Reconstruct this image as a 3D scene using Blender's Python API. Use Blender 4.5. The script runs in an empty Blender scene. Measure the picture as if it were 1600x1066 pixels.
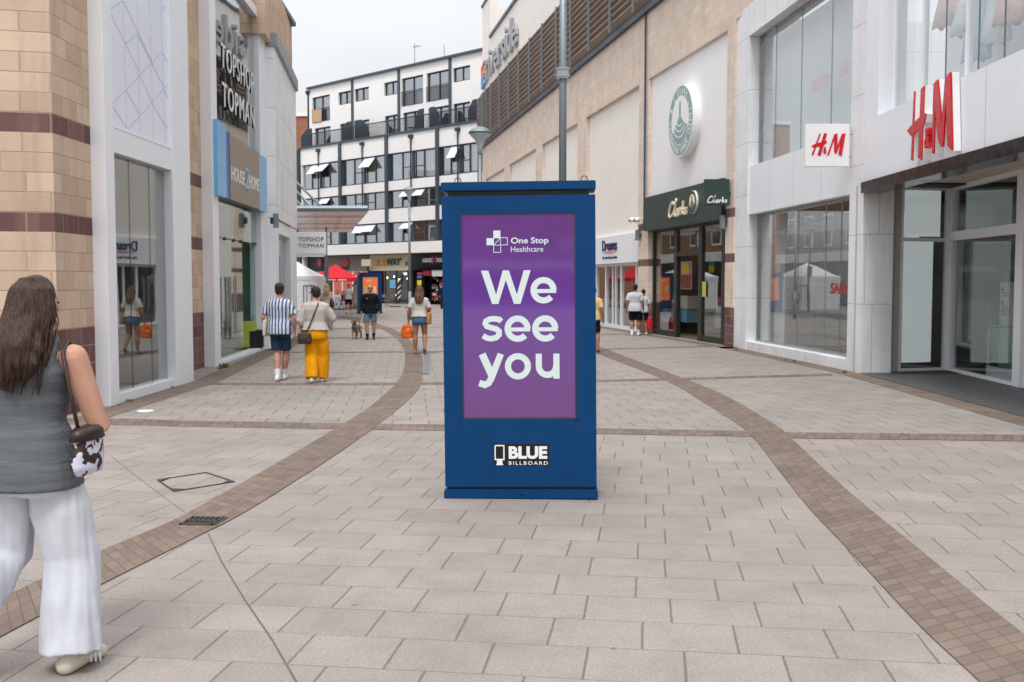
import bpy, bmesh, math, random
from mathutils import Vector, Matrix, noise
R = math.radians
random.seed(7)
SC = bpy.context.scene
COL = SC.collection
# ---------------------------------------------------------------- camera
CAMH = 1.75; F = 1600.0; PITCH = math.atan(93.0 / F)
cam = bpy.data.objects.new("camera", bpy.data.cameras.new("camera"))
COL.objects.link(cam)
cam.location = (0, 0, CAMH); cam.rotation_euler = (math.pi / 2 - PITCH, 0, 0)
cam.data.sensor_width = 36.0; cam.data.lens = 36.0 * F / 1600.0
cam.data.clip_start = 0.1; cam.data.clip_end = 1500
cam.data.dof.use_dof = True; cam.data.dof.focus_distance = 8.4; cam.data.dof.aperture_fstop = 6.0
SC.camera = cam
# ---------------------------------------------------------------- sky + sun
w = bpy.data.worlds.new("World"); SC.world = w; w.use_nodes = True
nt = w.node_tree; nt.nodes.clear()
SUN_EL, SUN_ROT = R(60), R(190)
sky = nt.nodes.new("ShaderNodeTexSky"); sky.sky_type = 'NISHITA'; sky.sun_disc = False
sky.sun_elevation = SUN_EL; sky.sun_rotation = SUN_ROT; sky.air_density = 1.0; sky.dust_density = 3.0
tc = nt.nodes.new("ShaderNodeTexCoord"); mp = nt.nodes.new("ShaderNodeMapping"); mp.inputs['Scale'].default_value = (1.2, 1.2, 3.5)
nz = nt.nodes.new("ShaderNodeTexNoise"); nz.inputs['Scale'].default_value = 1.6; nz.inputs['Detail'].default_value = 4; nz.inputs['Roughness'].default_value = .45
cr = nt.nodes.new("ShaderNodeValToRGB")
cr.color_ramp.elements[0].position = .3; cr.color_ramp.elements[0].color = (.655, .69, .735, 1)
cr.color_ramp.elements[1].position = .72; cr.color_ramp.elements[1].color = (.85, .865, .885, 1)
mul = nt.nodes.new("ShaderNodeMix"); mul.data_type = 'RGBA'; mul.inputs[0].default_value = .95
sc_ = nt.nodes.new("ShaderNodeVectorMath"); sc_.operation = 'SCALE'; sc_.inputs['Scale'].default_value = .1
bg = nt.nodes.new("ShaderNodeBackground"); wo = nt.nodes.new("ShaderNodeOutputWorld")
L = nt.links.new
L(tc.outputs['Generated'], mp.inputs[0]); L(mp.outputs[0], nz.inputs['Vector']); L(nz.outputs['Fac'], cr.inputs[0])
L(sky.outputs[0], sc_.inputs[0]); L(sc_.outputs[0], mul.inputs[6]); L(cr.outputs[0], mul.inputs[7])
# overcast sky: darker towards the horizon, brighter overhead
sep = nt.nodes.new("ShaderNodeSeparateXYZ"); L(tc.outputs['Generated'], sep.inputs[0])
gr_ = nt.nodes.new("ShaderNodeMapRange"); gr_.inputs[1].default_value = 0; gr_.inputs[2].default_value = 1; gr_.inputs[3].default_value = .49; gr_.inputs[4].default_value = 1.6; L(sep.outputs[2], gr_.inputs[0])
vsc = nt.nodes.new("ShaderNodeVectorMath"); vsc.operation = 'SCALE'; L(mul.outputs[2], vsc.inputs[0]); L(gr_.outputs[0], vsc.inputs['Scale'])
L(vsc.outputs[0], bg.inputs['Color']); bg.inputs['Strength'].default_value = 1.0; L(bg.outputs[0], wo.inputs[0])
sun = bpy.data.objects.new("sun", bpy.data.lights.new("sun", 'SUN')); COL.objects.link(sun)
sun.data.energy = 1.2; sun.data.angle = R(15); sun.data.color = (1, .98, .95)
sun.rotation_euler = Vector((math.sin(SUN_ROT) * math.cos(SUN_EL), math.cos(SUN_ROT) * math.cos(SUN_EL), math.sin(SUN_EL))).to_track_quat('Z', 'Y').to_euler()
sun.location = (-5, -5, 40)
vs = SC.view_settings; vs.view_transform = 'Standard'; vs.look = 'None'; vs.gamma = 1; vs.exposure = 0.68
SC.cycles.max_bounces = 8; SC.cycles.transparent_max_bounces = 16; SC.cycles.glossy_bounces = 3; SC.cycles.diffuse_bounces = 4
SC.cycles.use_denoising = True; SC.cycles.caustics_reflective = False; SC.cycles.caustics_refractive = False
SC.cycles.sample_clamp_indirect = 4
# ---------------------------------------------------------------- helpers
def s2l(c):
    return tuple(((x / 255) / 12.92 if x / 255 <= .04045 else ((x / 255 + .055) / 1.055) ** 2.4) for x in c)
def ray(u, v):
    a = (u - 800) / F; b = (533 - v) / F
    return Vector((a, math.cos(PITCH) + b * math.sin(PITCH), -math.sin(PITCH) + b * math.cos(PITCH)))
CO = Vector((0, 0, CAMH))
def G(u, v, z=0.0):
    d = ray(u, v); t = (z - CAMH) / d.z
    return CO + d * t
def dvp(u):
    d = ray(u, 440); return Vector((d.x, d.y, 0)).normalized()
def frame(o, d):
    d = Vector((d[0], d[1], 0)).normalized(); y = Vector((-d.y, d.x, 0))
    M = Matrix(((d.x, y.x, 0, o[0]), (d.y, y.y, 0, o[1]), (0, 0, 1, 0), (0, 0, 0, 1)))
    return M
def FP(M, u, v, o=0.0):
    Mi = M.inverted(); c = Mi @ CO; d = (Mi.to_3x3()) @ ray(u, v)
    t = (o - c.y) / d.y; p = c + d * t
    return p.x, p.z
def FS(M, u, v=440, o=0.0): return FP(M, u, v, o)[0]
WM = {}
def top(name, label, cat, M=None, loc=None, group=None, rz=0):
    o = bpy.data.objects.new(name, None); COL.objects.link(o); o.empty_display_size = .2
    if M is None: M = Matrix.Translation(Vector(loc)) @ Matrix.Rotation(rz, 4, 'Z')
    o.matrix_world = M; WM[o.name] = M.copy()
    o["label"] = label; o["category"] = cat
    if group: o["group"] = group
    return o
def tagm(o, label, cat, group=None):
    o["label"] = label; o["category"] = cat
    if group: o["group"] = group
    return o
def wmat(o):
    while o.parent: o = o.parent
    return WM.get(o.name, Matrix.Identity(4))
class MB:
    def __init__(s, M=None): s.v = []; s.f = []; s.M = M.copy() if M is not None else Matrix.Identity(4)
    def add(s, vs, fs):
        n = len(s.v); s.v += [s.M @ Vector(p) for p in vs]; s.f += [[i + n for i in f] for f in fs]; return s
    def box(s, x0, x1, y0, y1, z0, z1):
        if x0 > x1: x0, x1 = x1, x0
        if y0 > y1: y0, y1 = y1, y0
        if z0 > z1: z0, z1 = z1, z0
        return s.add([(x0, y0, z0), (x1, y0, z0), (x1, y1, z0), (x0, y1, z0), (x0, y0, z1), (x1, y0, z1), (x1, y1, z1), (x0, y1, z1)],
                     [(0, 3, 2, 1), (4, 5, 6, 7), (0, 1, 5, 4), (1, 2, 6, 5), (2, 3, 7, 6), (3, 0, 4, 7)])
    def prism(s, poly, a, b, ax='y'):
        """poly = list of 2d points; extruded between a and b along ax. y: (x,z) ; z: (x,y) ; x: (y,z)"""
        def P(p, t): return {'y': (p[0], t, p[1]), 'z': (p[0], p[1], t), 'x': (t, p[0], p[1])}[ax]
        n = len(poly)
        fs = [list(range(n)), list(range(2 * n - 1, n - 1, -1))] + [(i, i + n, (i + 1) % n + n, (i + 1) % n) for i in range(n)]
        return s.add([P(p, a) for p in poly] + [P(p, b) for p in poly], fs)
    def tube(s, pts, rs, seg=12, flat=False, squash=1.0):
        pts = [Vector(p) for p in pts]
        if not isinstance(rs, (list, tuple)): rs = [rs] * len(pts)
        n = len(pts); prev = None; V = []; Fc = []
        for i, p in enumerate(pts):
            t = (pts[min(i + 1, n - 1)] - pts[max(i - 1, 0)]).normalized()
            if prev is None: a = Vector((0, 1, 0)) if abs(t.y) < .8 else Vector((1, 0, 0))
            else: a = prev
            x = (a - t * a.dot(t)).normalized(); prev = x; y = t.cross(x)
            for k in range(seg):
                th = 2 * math.pi * k / seg
                V.append(p + x * math.cos(th) * rs[i] * squash + y * math.sin(th) * rs[i])
        for i in range(n - 1):
            for k in range(seg):
                k2 = (k + 1) % seg
                Fc.append((i * seg + k, i * seg + k2, (i + 1) * seg + k2, (i + 1) * seg + k))
        Fc.append(list(range(seg))[::-1]); Fc.append([(n - 1) * seg + k for k in range(seg)])
        s.add(V, Fc)
        if not flat:
            s.ball(pts[0], [rs[0]] * 3, 10); s.ball(pts[-1], [rs[-1]] * 3, 10)
        return s
    def ball(s, c, r, seg=14, rot=None):
        c = Vector(c); V = []; Fc = []; m = seg // 2 + 1
        for i in range(m + 1):
            ph = math.pi * i / m
            for k in range(seg):
                th = 2 * math.pi * k / seg
                q = Vector((r[0] * math.sin(ph) * math.cos(th), r[1] * math.sin(ph) * math.sin(th), r[2] * math.cos(ph)))
                if rot is not None: q = rot @ q
                V.append(c + q)
        for i in range(m):
            for k in range(seg):
                k2 = (k + 1) % seg
                Fc.append((i * seg + k, (i + 1) * seg + k, (i + 1) * seg + k2, i * seg + k2))
        return s.add(V, Fc)
    def rings(s, rg, seg=24):
        """rg: (cx,cy,z,rx,ry)"""
        V = []; Fc = []; n = len(rg)
        for (cx, cy, z, rx, ry) in rg:
            for k in range(seg):
                th = 2 * math.pi * k / seg; c, q = math.cos(th), math.sin(th)
                V.append((cx + rx * math.copysign(abs(c) ** .9, c), cy + ry * math.copysign(abs(q) ** .9, q), z))
        for i in range(n - 1):
            for k in range(seg):
                k2 = (k + 1) % seg
                Fc.append((i * seg + k, i * seg + k2, (i + 1) * seg + k2, (i + 1) * seg + k))
        Fc.append(list(range(seg))[::-1]); Fc.append([(n - 1) * seg + k for k in range(seg)])
        return s.add(V, Fc)
    def lathe(s, prof, c=(0, 0, 0), seg=24):
        return s.rings([(c[0], c[1], c[2] + z, r, r) for r, z in prof], seg)
    def strip(s, a, b, z):
        n = len(a)
        V = [(p[0], p[1], z) for p in a] + [(p[0], p[1], z) for p in b]
        return s.add(V, [(i, i + 1, n + i + 1, n + i) for i in range(n - 1)])
    def split(s, name, mat, parent=None, **k):
        """one object per connected piece"""
        par = list(range(len(s.v)))
        def fd(i):
            while par[i] != i: par[i] = par[par[i]]; i = par[i]
            return i
        for f in s.f:
            for a in f[1:]: par[fd(a)] = fd(f[0])
        gr = {}
        for f in s.f: gr.setdefault(fd(f[0]), []).append(f)
        for fs in gr.values():
            ids = sorted({i for f in fs for i in f}); mp_ = {a: b for b, a in enumerate(ids)}
            m = MB(); m.v = [s.v[i] for i in ids]; m.f = [[mp_[i] for i in f] for f in fs]; o = m.build(name, mat, parent, **k)
        return o
    def build(s, name, mat, parent=None, smooth=False, bevel=0.0, vox=0.0, fold=None, smooth_it=0, orient=True):
        me = bpy.data.meshes.new(name)
        Mi = wmat(parent).inverted() if parent else Matrix.Identity(4)
        me.from_pydata([tuple(Mi @ p) for p in s.v], [], s.f); me.update()
        bm = bmesh.new(); bm.from_mesh(me)
        bmesh.ops.remove_doubles(bm, verts=bm.verts, dist=1e-6)
        bmesh.ops.dissolve_degenerate(bm, edges=bm.edges, dist=1e-7)
        if orient: bmesh.ops.recalc_face_normals(bm, faces=bm.faces)
        if bevel > 0:
            es = [e for e in bm.edges if len(e.link_faces) == 2 and e.calc_face_angle(0) > .5]
            bmesh.ops.bevel(bm, geom=es, offset=bevel, segments=2, affect='EDGES', clamp_overlap=True)
        bm.to_mesh(me); bm.free()
        ob = bpy.data.objects.new(name, me)
        if vox:
            COL.objects.link(ob)
            m = ob.modifiers.new("r", 'REMESH'); m.mode = 'VOXEL'; m.voxel_size = vox; m.use_smooth_shade = True
            if smooth_it:
                q = ob.modifiers.new("s", 'SMOOTH'); q.iterations = smooth_it; q.factor = .5
            dg = bpy.context.evaluated_depsgraph_get(); dg.update()
            me2 = bpy.data.meshes.new_from_object(ob.evaluated_get(dg))
            ob.modifiers.clear(); ob.data = me2; bpy.data.meshes.remove(me); me = me2; me.name = name
            if fold:
                amp, sx, sy, sz, seed = fold
                me.update()
                nn = [v.normal.copy() for v in me.vertices]
                zs = [v.co.z for v in me.vertices]; z0_, z1_ = min(zs), max(zs)
                for v, nr in zip(me.vertices, nn):
                    p = Vector((v.co.x * sx, v.co.y * sy, v.co.z * sz + seed * 7.3))
                    v.co += nr * amp * (min(1, (z1_ - v.co.z) / (.35 * (z1_ - z0_)) + .15) if sz < 3.5 else 1) * (noise.noise(p) + .5 * noise.noise(p * 2.1))
            smooth = True
        else: COL.objects.link(ob)
        me.materials.clear()
        if mat: me.materials.append(mat)
        if smooth:
            for p in me.polygons: p.use_smooth = True
        if parent: ob.parent = parent
        return ob
# ---------------------------------------------------------------- materials
def newmat(name):
    m = bpy.data.materials.new(name); m.use_nodes = True; m.node_tree.nodes.clear(); return m, m.node_tree
def nd(t, typ, **k):
    n = t.nodes.new(typ)
    for a, b in k.items(): setattr(n, a, b)
    return n
def math_(t, op, a, b=None, c=None):
    n = t.nodes.new("ShaderNodeMath"); n.operation = op
    for i, x in enumerate((a, b, c)):
        if x is None: continue
        if isinstance(x, (int, float)): n.inputs[i].default_value = x
        else: t.links.new(x, n.inputs[i])
    return n.outputs[0]
def mixc(t, fac, a, b, mode='MIX'):
    n = t.nodes.new("ShaderNodeMix"); n.data_type = 'RGBA'; n.blend_type = mode
    for i, x in ((0, fac), (6, a), (7, b)):
        if isinstance(x, (int, float)): n.inputs[i].default_value = x
        elif isinstance(x, tuple): n.inputs[i].default_value = (x[0], x[1], x[2], 1)
        else: t.links.new(x, n.inputs[i])
    return n.outputs[2]
def noise_(t, vec, scale, detail=3, rough=.5):
    n = nd(t, "ShaderNodeTexNoise"); n.inputs['Scale'].default_value = scale; n.inputs['Detail'].default_value = detail
    n.inputs['Roughness'].default_value = rough
    if vec is not None: t.links.new(vec, n.inputs['Vector'])
    return n.outputs['Fac']
def ramp(t, fac, p0, p1, c0=0.0, c1=1.0):
    n = nd(t, "ShaderNodeMapRange"); n.inputs[1].default_value = p0; n.inputs[2].default_value = p1
    n.inputs[3].default_value = c0; n.inputs[4].default_value = c1; t.links.new(fac, n.inputs[0]); return n.outputs[0]
def finish(t, col, rough=.7, metal=0, bump=None, bstr=.2, bdist=.01, emit=None, estr=0, coat=0, spec=.5):
    p = nd(t, "ShaderNodeBsdfPrincipled"); o = nd(t, "ShaderNodeOutputMaterial")
    def st(k, x):
        if isinstance(x, tuple): p.inputs[k].default_value = (x[0], x[1], x[2], 1)
        elif isinstance(x, (int, float)): p.inputs[k].default_value = x
        else: t.links.new(x, p.inputs[k])
    st('Base Color', col); st('Roughness', rough); st('Metallic', metal); st('Specular IOR Level', spec)
    if coat: p.inputs['Coat Weight'].default_value = coat; p.inputs['Coat Roughness'].default_value = .05; p.inputs['Coat IOR'].default_value = 1.5 + .3 * coat
    if emit is not None: st('Emission Color', emit); st('Emission Strength', estr)
    if bump is not None:
        b = nd(t, "ShaderNodeBump"); b.inputs['Strength'].default_value = bstr; b.inputs['Distance'].default_value = bdist
        t.links.new(bump, b.inputs['Height']); t.links.new(b.outputs[0], p.inputs['Normal'])
    t.links.new(p.outputs[0], o.inputs[0]); return p
def plain(name, rgb, rough=.6, metal=0, var=.08, scale=3.0, bump=0.0, bscale=60, coat=0, dirt=0.0, spec=.5, srgb=True):
    m, t = newmat(name); c = s2l(rgb) if srgb else rgb
    tc = nd(t, "ShaderNodeTexCoord").outputs['Object']
    n = noise_(t, tc, scale, 4, .6)
    k = ramp(t, n, .3, .7, 1 - var, 1 + var)
    vm = nd(t, "ShaderNodeVectorMath", operation='SCALE'); vm.inputs[0].default_value = c; t.links.new(k, vm.inputs['Scale'])
    col = vm.outputs[0]
    if dirt:
        mpn = nd(t, "ShaderNodeMapping"); mpn.inputs['Scale'].default_value = (3, 3, .35); t.links.new(tc, mpn.inputs[0])
        d = ramp(t, noise_(t, mpn.outputs[0], 2.2, 5, .65), .5, .8, 0, dirt)
        col = mixc(t, d, col, tuple(x * .45 for x in c))
    r = ramp(t, noise_(t, tc, scale * 2.3, 3), .3, .7, max(.03, rough - .08), min(1, rough + .08))
    bp = noise_(t, tc, bscale, 3) if bump else None
    finish(t, col, r, metal, bp, bump, .005, coat=coat, spec=spec)
    return m
def fabric(name, rgb, scale=350, bump=.25, wr=.5):
    m, t = newmat(name); c = s2l(rgb)
    tc = nd(t, "ShaderNodeTexCoord").outputs['Object']
    k = ramp(t, noise_(t, tc, 9, 4), .3, .7, .9, 1.08)
    vm = nd(t, "ShaderNodeVectorMath", operation='SCALE'); vm.inputs[0].default_value = c; t.links.new(k, vm.inputs['Scale'])
    h = math_(t, 'ADD', math_(t, 'MULTIPLY', noise_(t, tc, scale, 2), .15), math_(t, 'MULTIPLY', noise_(t, tc, 7, 2, .5), 1.0 * wr))
    finish(t, vm.outputs[0], .9, 0, h, bump, .02, spec=.2)
    return m
def glassmat(name, tint=(.9, .96, .94), boost=1.7, base=.06, rough=0.0):
    m, t = newmat(name)
    g = nd(t, "ShaderNodeNewGeometry"); dp = nd(t, "ShaderNodeVectorMath", operation='DOT_PRODUCT')
    t.links.new(g.outputs['Incoming'], dp.inputs[0]); t.links.new(g.outputs['Normal'], dp.inputs[1])
    a = math_(t, 'SUBTRACT', 1.0, math_(t, 'ABSOLUTE', dp.outputs['Value']))
    fr = math_(t, 'MINIMUM', math_(t, 'ADD', base, math_(t, 'MULTIPLY', math_(t, 'POWER', a, 4.0), boost * .6)), .85)
    tr = nd(t, "ShaderNodeBsdfTransparent"); tr.inputs[0].default_value = (*tint, 1)
    gl = nd(t, "ShaderNodeBsdfGlossy"); gl.inputs['Roughness'].default_value = rough; gl.inputs[0].default_value = (.95, .97, .97, 1)
    mx = nd(t, "ShaderNodeMixShader"); t.links.new(fr, mx.inputs[0]); t.links.new(tr.outputs[0], mx.inputs[1]); t.links.new(gl.outputs[0], mx.inputs[2])
    bn = nd(t, "ShaderNodeBump"); bn.inputs['Strength'].default_value = .03; bn.inputs['Distance'].default_value = .05
    tcx = nd(t, "ShaderNodeTexCoord").outputs['Object']
    t.links.new(noise_(t, tcx, .8, 1), bn.inputs['Height']); t.links.new(bn.outputs[0], gl.inputs['Normal'])
    o = nd(t, "ShaderNodeOutputMaterial"); t.links.new(mx.outputs[0], o.inputs[0]); return m
def emitmat(name, rgb, st=1.0, srgb=True):
    m, t = newmat(name); c = s2l(rgb) if srgb else rgb
    finish(t, (c[0] * .1, c[1] * .1, c[2] * .1), .4, 0, emit=c, estr=st); return m
def blockmat(name, cols, bw, bh, mortar, band=None, offs=0.0, mw=.006, bump=.6, stagger=.5, tint=None):
    """masonry on a facade: object coords x+y along, z up. band: list of (z0,z1) painted with the maroon stone"""
    m, t = newmat(name)
    tcn = nd(t, "ShaderNodeTexCoord").outputs['Object']
    sp = nd(t, "ShaderNodeSeparateXYZ"); t.links.new(tcn, sp.inputs[0])
    u = math_(t, 'ADD', sp.outputs[0], sp.outputs[1]); z = math_(t, 'ADD', sp.outputs[2], offs)
    row = math_(t, 'FLOOR', math_(t, 'DIVIDE', z, bh))
    wn0 = nd(t, "ShaderNodeTexWhiteNoise", noise_dimensions='1D'); t.links.new(row, wn0.inputs['W'])
    us = math_(t, 'ADD', math_(t, 'DIVIDE', u, bw), math_(t, 'ADD', math_(t, 'MULTIPLY', math_(t, 'MODULO', math_(t, 'ADD', row, 1000), 2.0), stagger), math_(t, 'MULTIPLY', wn0.outputs['Value'], .12)))
    colm = math_(t, 'FLOOR', us)
    fu = math_(t, 'FRACT', us); fz = math_(t, 'FRACT', math_(t, 'DIVIDE', z, bh))
    du = math_(t, 'MULTIPLY', math_(t, 'MINIMUM', fu, math_(t, 'SUBTRACT', 1.0, fu)), bw)
    dz = math_(t, 'MULTIPLY', math_(t, 'MINIMUM', fz, math_(t, 'SUBTRACT', 1.0, fz)), bh)
    dist = math_(t, 'MINIMUM', du, dz)
    jm = ramp(t, dist, mw * .5, mw * 1.3, 1.0, 0.0)
    cv = nd(t, "ShaderNodeCombineXYZ"); t.links.new(row, cv.inputs[0]); t.links.new(colm, cv.inputs[1])
    wn = nd(t, "ShaderNodeTexWhiteNoise", noise_dimensions='3D'); t.links.new(cv.outputs[0], wn.inputs['Vector'])
    c0, c1 = s2l(cols[0]), s2l(cols[1])
    base = mixc(t, wn.outputs['Value'], c0, c1)
    if band:
        bm_ = None
        for (a, b) in band:
            q = math_(t, 'MULTIPLY', math_(t, 'GREATER_THAN', sp.outputs[2], a), math_(t, 'LESS_THAN', sp.outputs[2], b))
            bm_ = q if bm_ is None else math_(t, 'MAXIMUM', bm_, q)
        mar = mixc(t, wn.outputs['Value'], s2l((126, 92, 90)), s2l((104, 74, 74)))
        base = mixc(t, bm_, base, mar)
    sp_ = ramp(t, noise_(t, tcn, 170, 3, .7), .38, .62, .86, 1.1)
    lg = ramp(t, noise_(t, tcn, 1.1, 4, .6), .3, .7, .9, 1.07)
    k = math_(t, 'MULTIPLY', sp_, lg)
    vm = nd(t, "ShaderNodeVectorMath", operation='SCALE'); t.links.new(base, vm.inputs[0]); t.links.new(k, vm.inputs['Scale'])
    mpn = nd(t, "ShaderNodeMapping"); mpn.inputs['Scale'].default_value = (2, 2, .25); t.links.new(tcn, mpn.inputs[0])
    st = ramp(t, noise_(t, mpn.outputs[0], 2.0, 5, .65), .5, .8, 0, .5)
    col = mixc(t, st, vm.outputs[0], tuple(x * .6 for x in c1))
    col = mixc(t, math_(t, 'MULTIPLY', jm, .75), col, s2l(mortar))
    h = math_(t, 'ADD', math_(t, 'MULTIPLY', jm, -1.0), math_(t, 'MULTIPLY', noise_(t, tcn, 170, 3, .7), .25))
    finish(t, col, .88, 0, h, bump, .006, spec=.3)
    return m
def pavemat(name, ang, w_, d_, cols, joint, jw=.012, rw=.006, origin=(0, 0), moss=.6, speck=.2, stagger=.5, rnd=.25, bump=.7, dirt=.5):
    """staggered paving in world ground coordinates, rotated by ang"""
    m, t = newmat(name)
    g = nd(t, "ShaderNodeNewGeometry").outputs['Position']
    mpn = nd(t, "ShaderNodeMapping"); mpn.vector_type = 'TEXTURE'; mpn.inputs['Rotation'].default_value = (0, 0, ang); mpn.inputs['Location'].default_value = (origin[0], origin[1], 0)
    t.links.new(g, mpn.inputs[0])
    # slight wobble so that joints are not ruler-straight
    sp0 = nd(t, "ShaderNodeSeparateXYZ"); t.links.new(mpn.outputs[0], sp0.inputs[0])
    wob = math_(t, 'MULTIPLY', math_(t, 'SUBTRACT', noise_(t, g, 1.3, 2), .5), .02)
    X = math_(t, 'ADD', sp0.outputs[0], wob); Y = math_(t, 'ADD', sp0.outputs[1], wob)
    row = math_(t, 'FLOOR', math_(t, 'DIVIDE', Y, d_))
    wn0 = nd(t, "ShaderNodeTexWhiteNoise", noise_dimensions='1D'); t.links.new(row, wn0.inputs['W'])
    us = math_(t, 'ADD', math_(t, 'DIVIDE', X, w_), math_(t, 'ADD', math_(t, 'MULTIPLY', math_(t, 'MODULO', math_(t, 'ADD', row, 1000), 2.0), stagger), math_(t, 'MULTIPLY', wn0.outputs['Value'], rnd)))
    colm = math_(t, 'FLOOR', us); fu = math_(t, 'FRACT', us); fz = math_(t, 'FRACT', math_(t, 'DIVIDE', Y, d_))
    du = math_(t, 'MULTIPLY', math_(t, 'MINIMUM', fu, math_(t, 'SUBTRACT', 1.0, fu)), w_)
    dz = math_(t, 'MULTIPLY', math_(t, 'MINIMUM', fz, math_(t, 'SUBTRACT', 1.0, fz)), d_)
    fine = noise_(t, g, 40, 3, .7)
    ja = ramp(t, math_(t, 'ADD', du, math_(t, 'MULTIPLY', math_(t, 'SUBTRACT', fine, .5), .012)), jw * .35, jw * .75, 1, 0)
    jb = ramp(t, math_(t, 'ADD', dz, math_(t, 'MULTIPLY', math_(t, 'SUBTRACT', fine, .5), .006)), rw * .35, rw * .8, 1, 0)
    vis = ramp(t, noise_(t, g, .9, 3), .3, .6, .25, 1.0)
    jm = math_(t, 'MAXIMUM', ja, math_(t, 'MULTIPLY', jb, vis))
    cv = nd(t, "ShaderNodeCombineXYZ"); t.links.new(row, cv.inputs[0]); t.links.new(colm, cv.inputs[1])
    wn = nd(t, "ShaderNodeTexWhiteNoise", noise_dimensions='3D'); t.links.new(cv.outputs[0], wn.inputs['Vector'])
    base = mixc(t, wn.outputs['Value'], s2l(cols[0]), s2l(cols[1]))
    k = math_(t, 'MULTIPLY', ramp(t, noise_(t, g, 140, 3, .75), .35, .65, 1 - speck, 1 + speck), ramp(t, noise_(t, g, 1.7, 6, .7), .3, .7, .86, 1.07))
    k = math_(t, 'MULTIPLY', k, ramp(t, noise_(t, g, .28, 3, .6), .3, .7, .9, 1.06)); k = math_(t, 'MULTIPLY', k, ramp(t, noise_(t, g, 60, 5, .85), .36, .64, .78, 1.18))
    vm = nd(t, "ShaderNodeVectorMath", operation='SCALE'); t.links.new(base, vm.inputs[0]); t.links.new(k, vm.inputs['Scale'])
    col = vm.outputs[0]
    # gum spots and stains
    vo = nd(t, "ShaderNodeTexVoronoi"); vo.inputs['Scale'].default_value = 2.3; t.links.new(g, vo.inputs['Vector'])
    spot = ramp(t, math_(t, 'ADD', vo.outputs['Distance'], math_(t, 'MULTIPLY', fine, .02)), .045, .06, .6, 0)
    col = mixc(t, spot, col, tuple(x * .4 for x in s2l(cols[1])))
    st = ramp(t, noise_(t, g, 3.2, 8, .72), .5, .78, 0, dirt); col = mixc(t, st, col, tuple(x * .62 for x in s2l(cols[1])))
    ms = ramp(t, noise_(t, g, 3.1, 3), .42, .6, 0, moss)
    jc = mixc(t, ms, s2l(joint), s2l((100, 96, 54)))
    col = mixc(t, math_(t, 'MULTIPLY', jm, .7), col, jc)
    h = math_(t, 'ADD', math_(t, 'MULTIPLY', jm, -1), math_(t, 'MULTIPLY', noise_(t, g, 140, 3, .7), .3))
    h = math_(t, 'ADD', h, math_(t, 'MULTIPLY', wn.outputs['Value'], .35))
    finish(t, col, ramp(t, noise_(t, g, 1.2, 3), .3, .7, .68, .9), 0, h, bump, .006, spec=.35)
    return m
# ---------------------------------------------------------------- text
def text_mesh(body, bold=0.0, shear=0.0, space=1.0):
    cu = bpy.data.curves.new("t", 'FONT'); cu.body = body; cu.size = 1; cu.offset = bold; cu.shear = shear; cu.space_character = space
    cu.resolution_u = 4; cu.extrude = .5; cu.fill_mode = 'BOTH'
    ob = bpy.data.objects.new("t", cu); COL.objects.link(ob)
    dg = bpy.context.evaluated_depsgraph_get(); dg.update()
    me = bpy.data.meshes.new_from_object(ob.evaluated_get(dg))
    vs = [v.co.copy() for v in me.vertices]; fs = [list(p.vertices) for p in me.polygons]
    bpy.data.objects.remove(ob); bpy.data.curves.remove(cu); bpy.data.meshes.remove(me)
    return vs, fs
def text(mb_M, body, x0, x1, z0, z1, o0, o1, mat, parent, name="lettering", bold=0.0, shear=0.0, space=1.0):
    """fit text into x0(left)..x1(right) along -x of the frame, z0..z1, thickness o0..o1 along +y"""
    vs, fs = text_mesh(body, bold, shear, space)
    ax = min(v.x for v in vs); bx = max(v.x for v in vs); ay = min(v.y for v in vs); by = max(v.y for v in vs)
    mb = MB(mb_M)
    V = [(x0 + (x1 - x0) * (v.x - ax) / (bx - ax), o0 + (o1 - o0) * (v.z + .5), z0 + (z1 - z0) * (v.y - ay) / (by - ay)) for v in vs]
    mb.add(V, fs)
    return mb.build(name, mat, parent)
def stroke(mb, pts, wd, o0, o1, T):
    """flat-ended mitred stroke through 2d pts, T maps 2d -> (x,z)"""
    P = [Vector(T(*p)) for p in pts]; n = len(P); Lf = []; Rt = []
    for i in range(n):
        a = (P[i] - P[i - 1]).normalized() if i > 0 else None
        b = (P[i + 1] - P[i]).normalized() if i < n - 1 else None
        t = a if b is None else b if a is None else (a + b).normalized()
        nrm = Vector((-t.y, t.x)); k = 1.0
        if a is not None and b is not None: k = 1 / max(.5, nrm.dot(Vector((-a.y, a.x))))
        Lf.append(P[i] + nrm * wd * .5 * k); Rt.append(P[i] - nrm * wd * .5 * k)
    V = [(p.x, o1, p.y) for p in Lf] + [(p.x, o1, p.y) for p in Rt] + [(p.x, o0, p.y) for p in Lf] + [(p.x, o0, p.y) for p in Rt]
    fs = []
    for i in range(n - 1):
        fs += [(i, i + 1, n + i + 1, n + i), (2 * n + i, 3 * n + i, 3 * n + i + 1, 2 * n + i + 1), (i, 2 * n + i, 2 * n + i + 1, i + 1), (n + i, n + i + 1, 3 * n + i + 1, 3 * n + i)]
    fs += [(0, n, 3 * n, 2 * n), (n - 1, 3 * n - 1, 4 * n - 1, 2 * n - 1)]
    fs[-1] = (n - 1, 3 * n - 1, 4 * n - 1, 2 * n - 1)
    mb.add(V, fs)
def arc(cx, cy, r, a0, a1, n=18):
    return [(cx + r * math.cos(R(a0 + (a1 - a0) * i / n)), cy + r * math.sin(R(a0 + (a1 - a0) * i / n))) for i in range(n + 1)]
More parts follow.
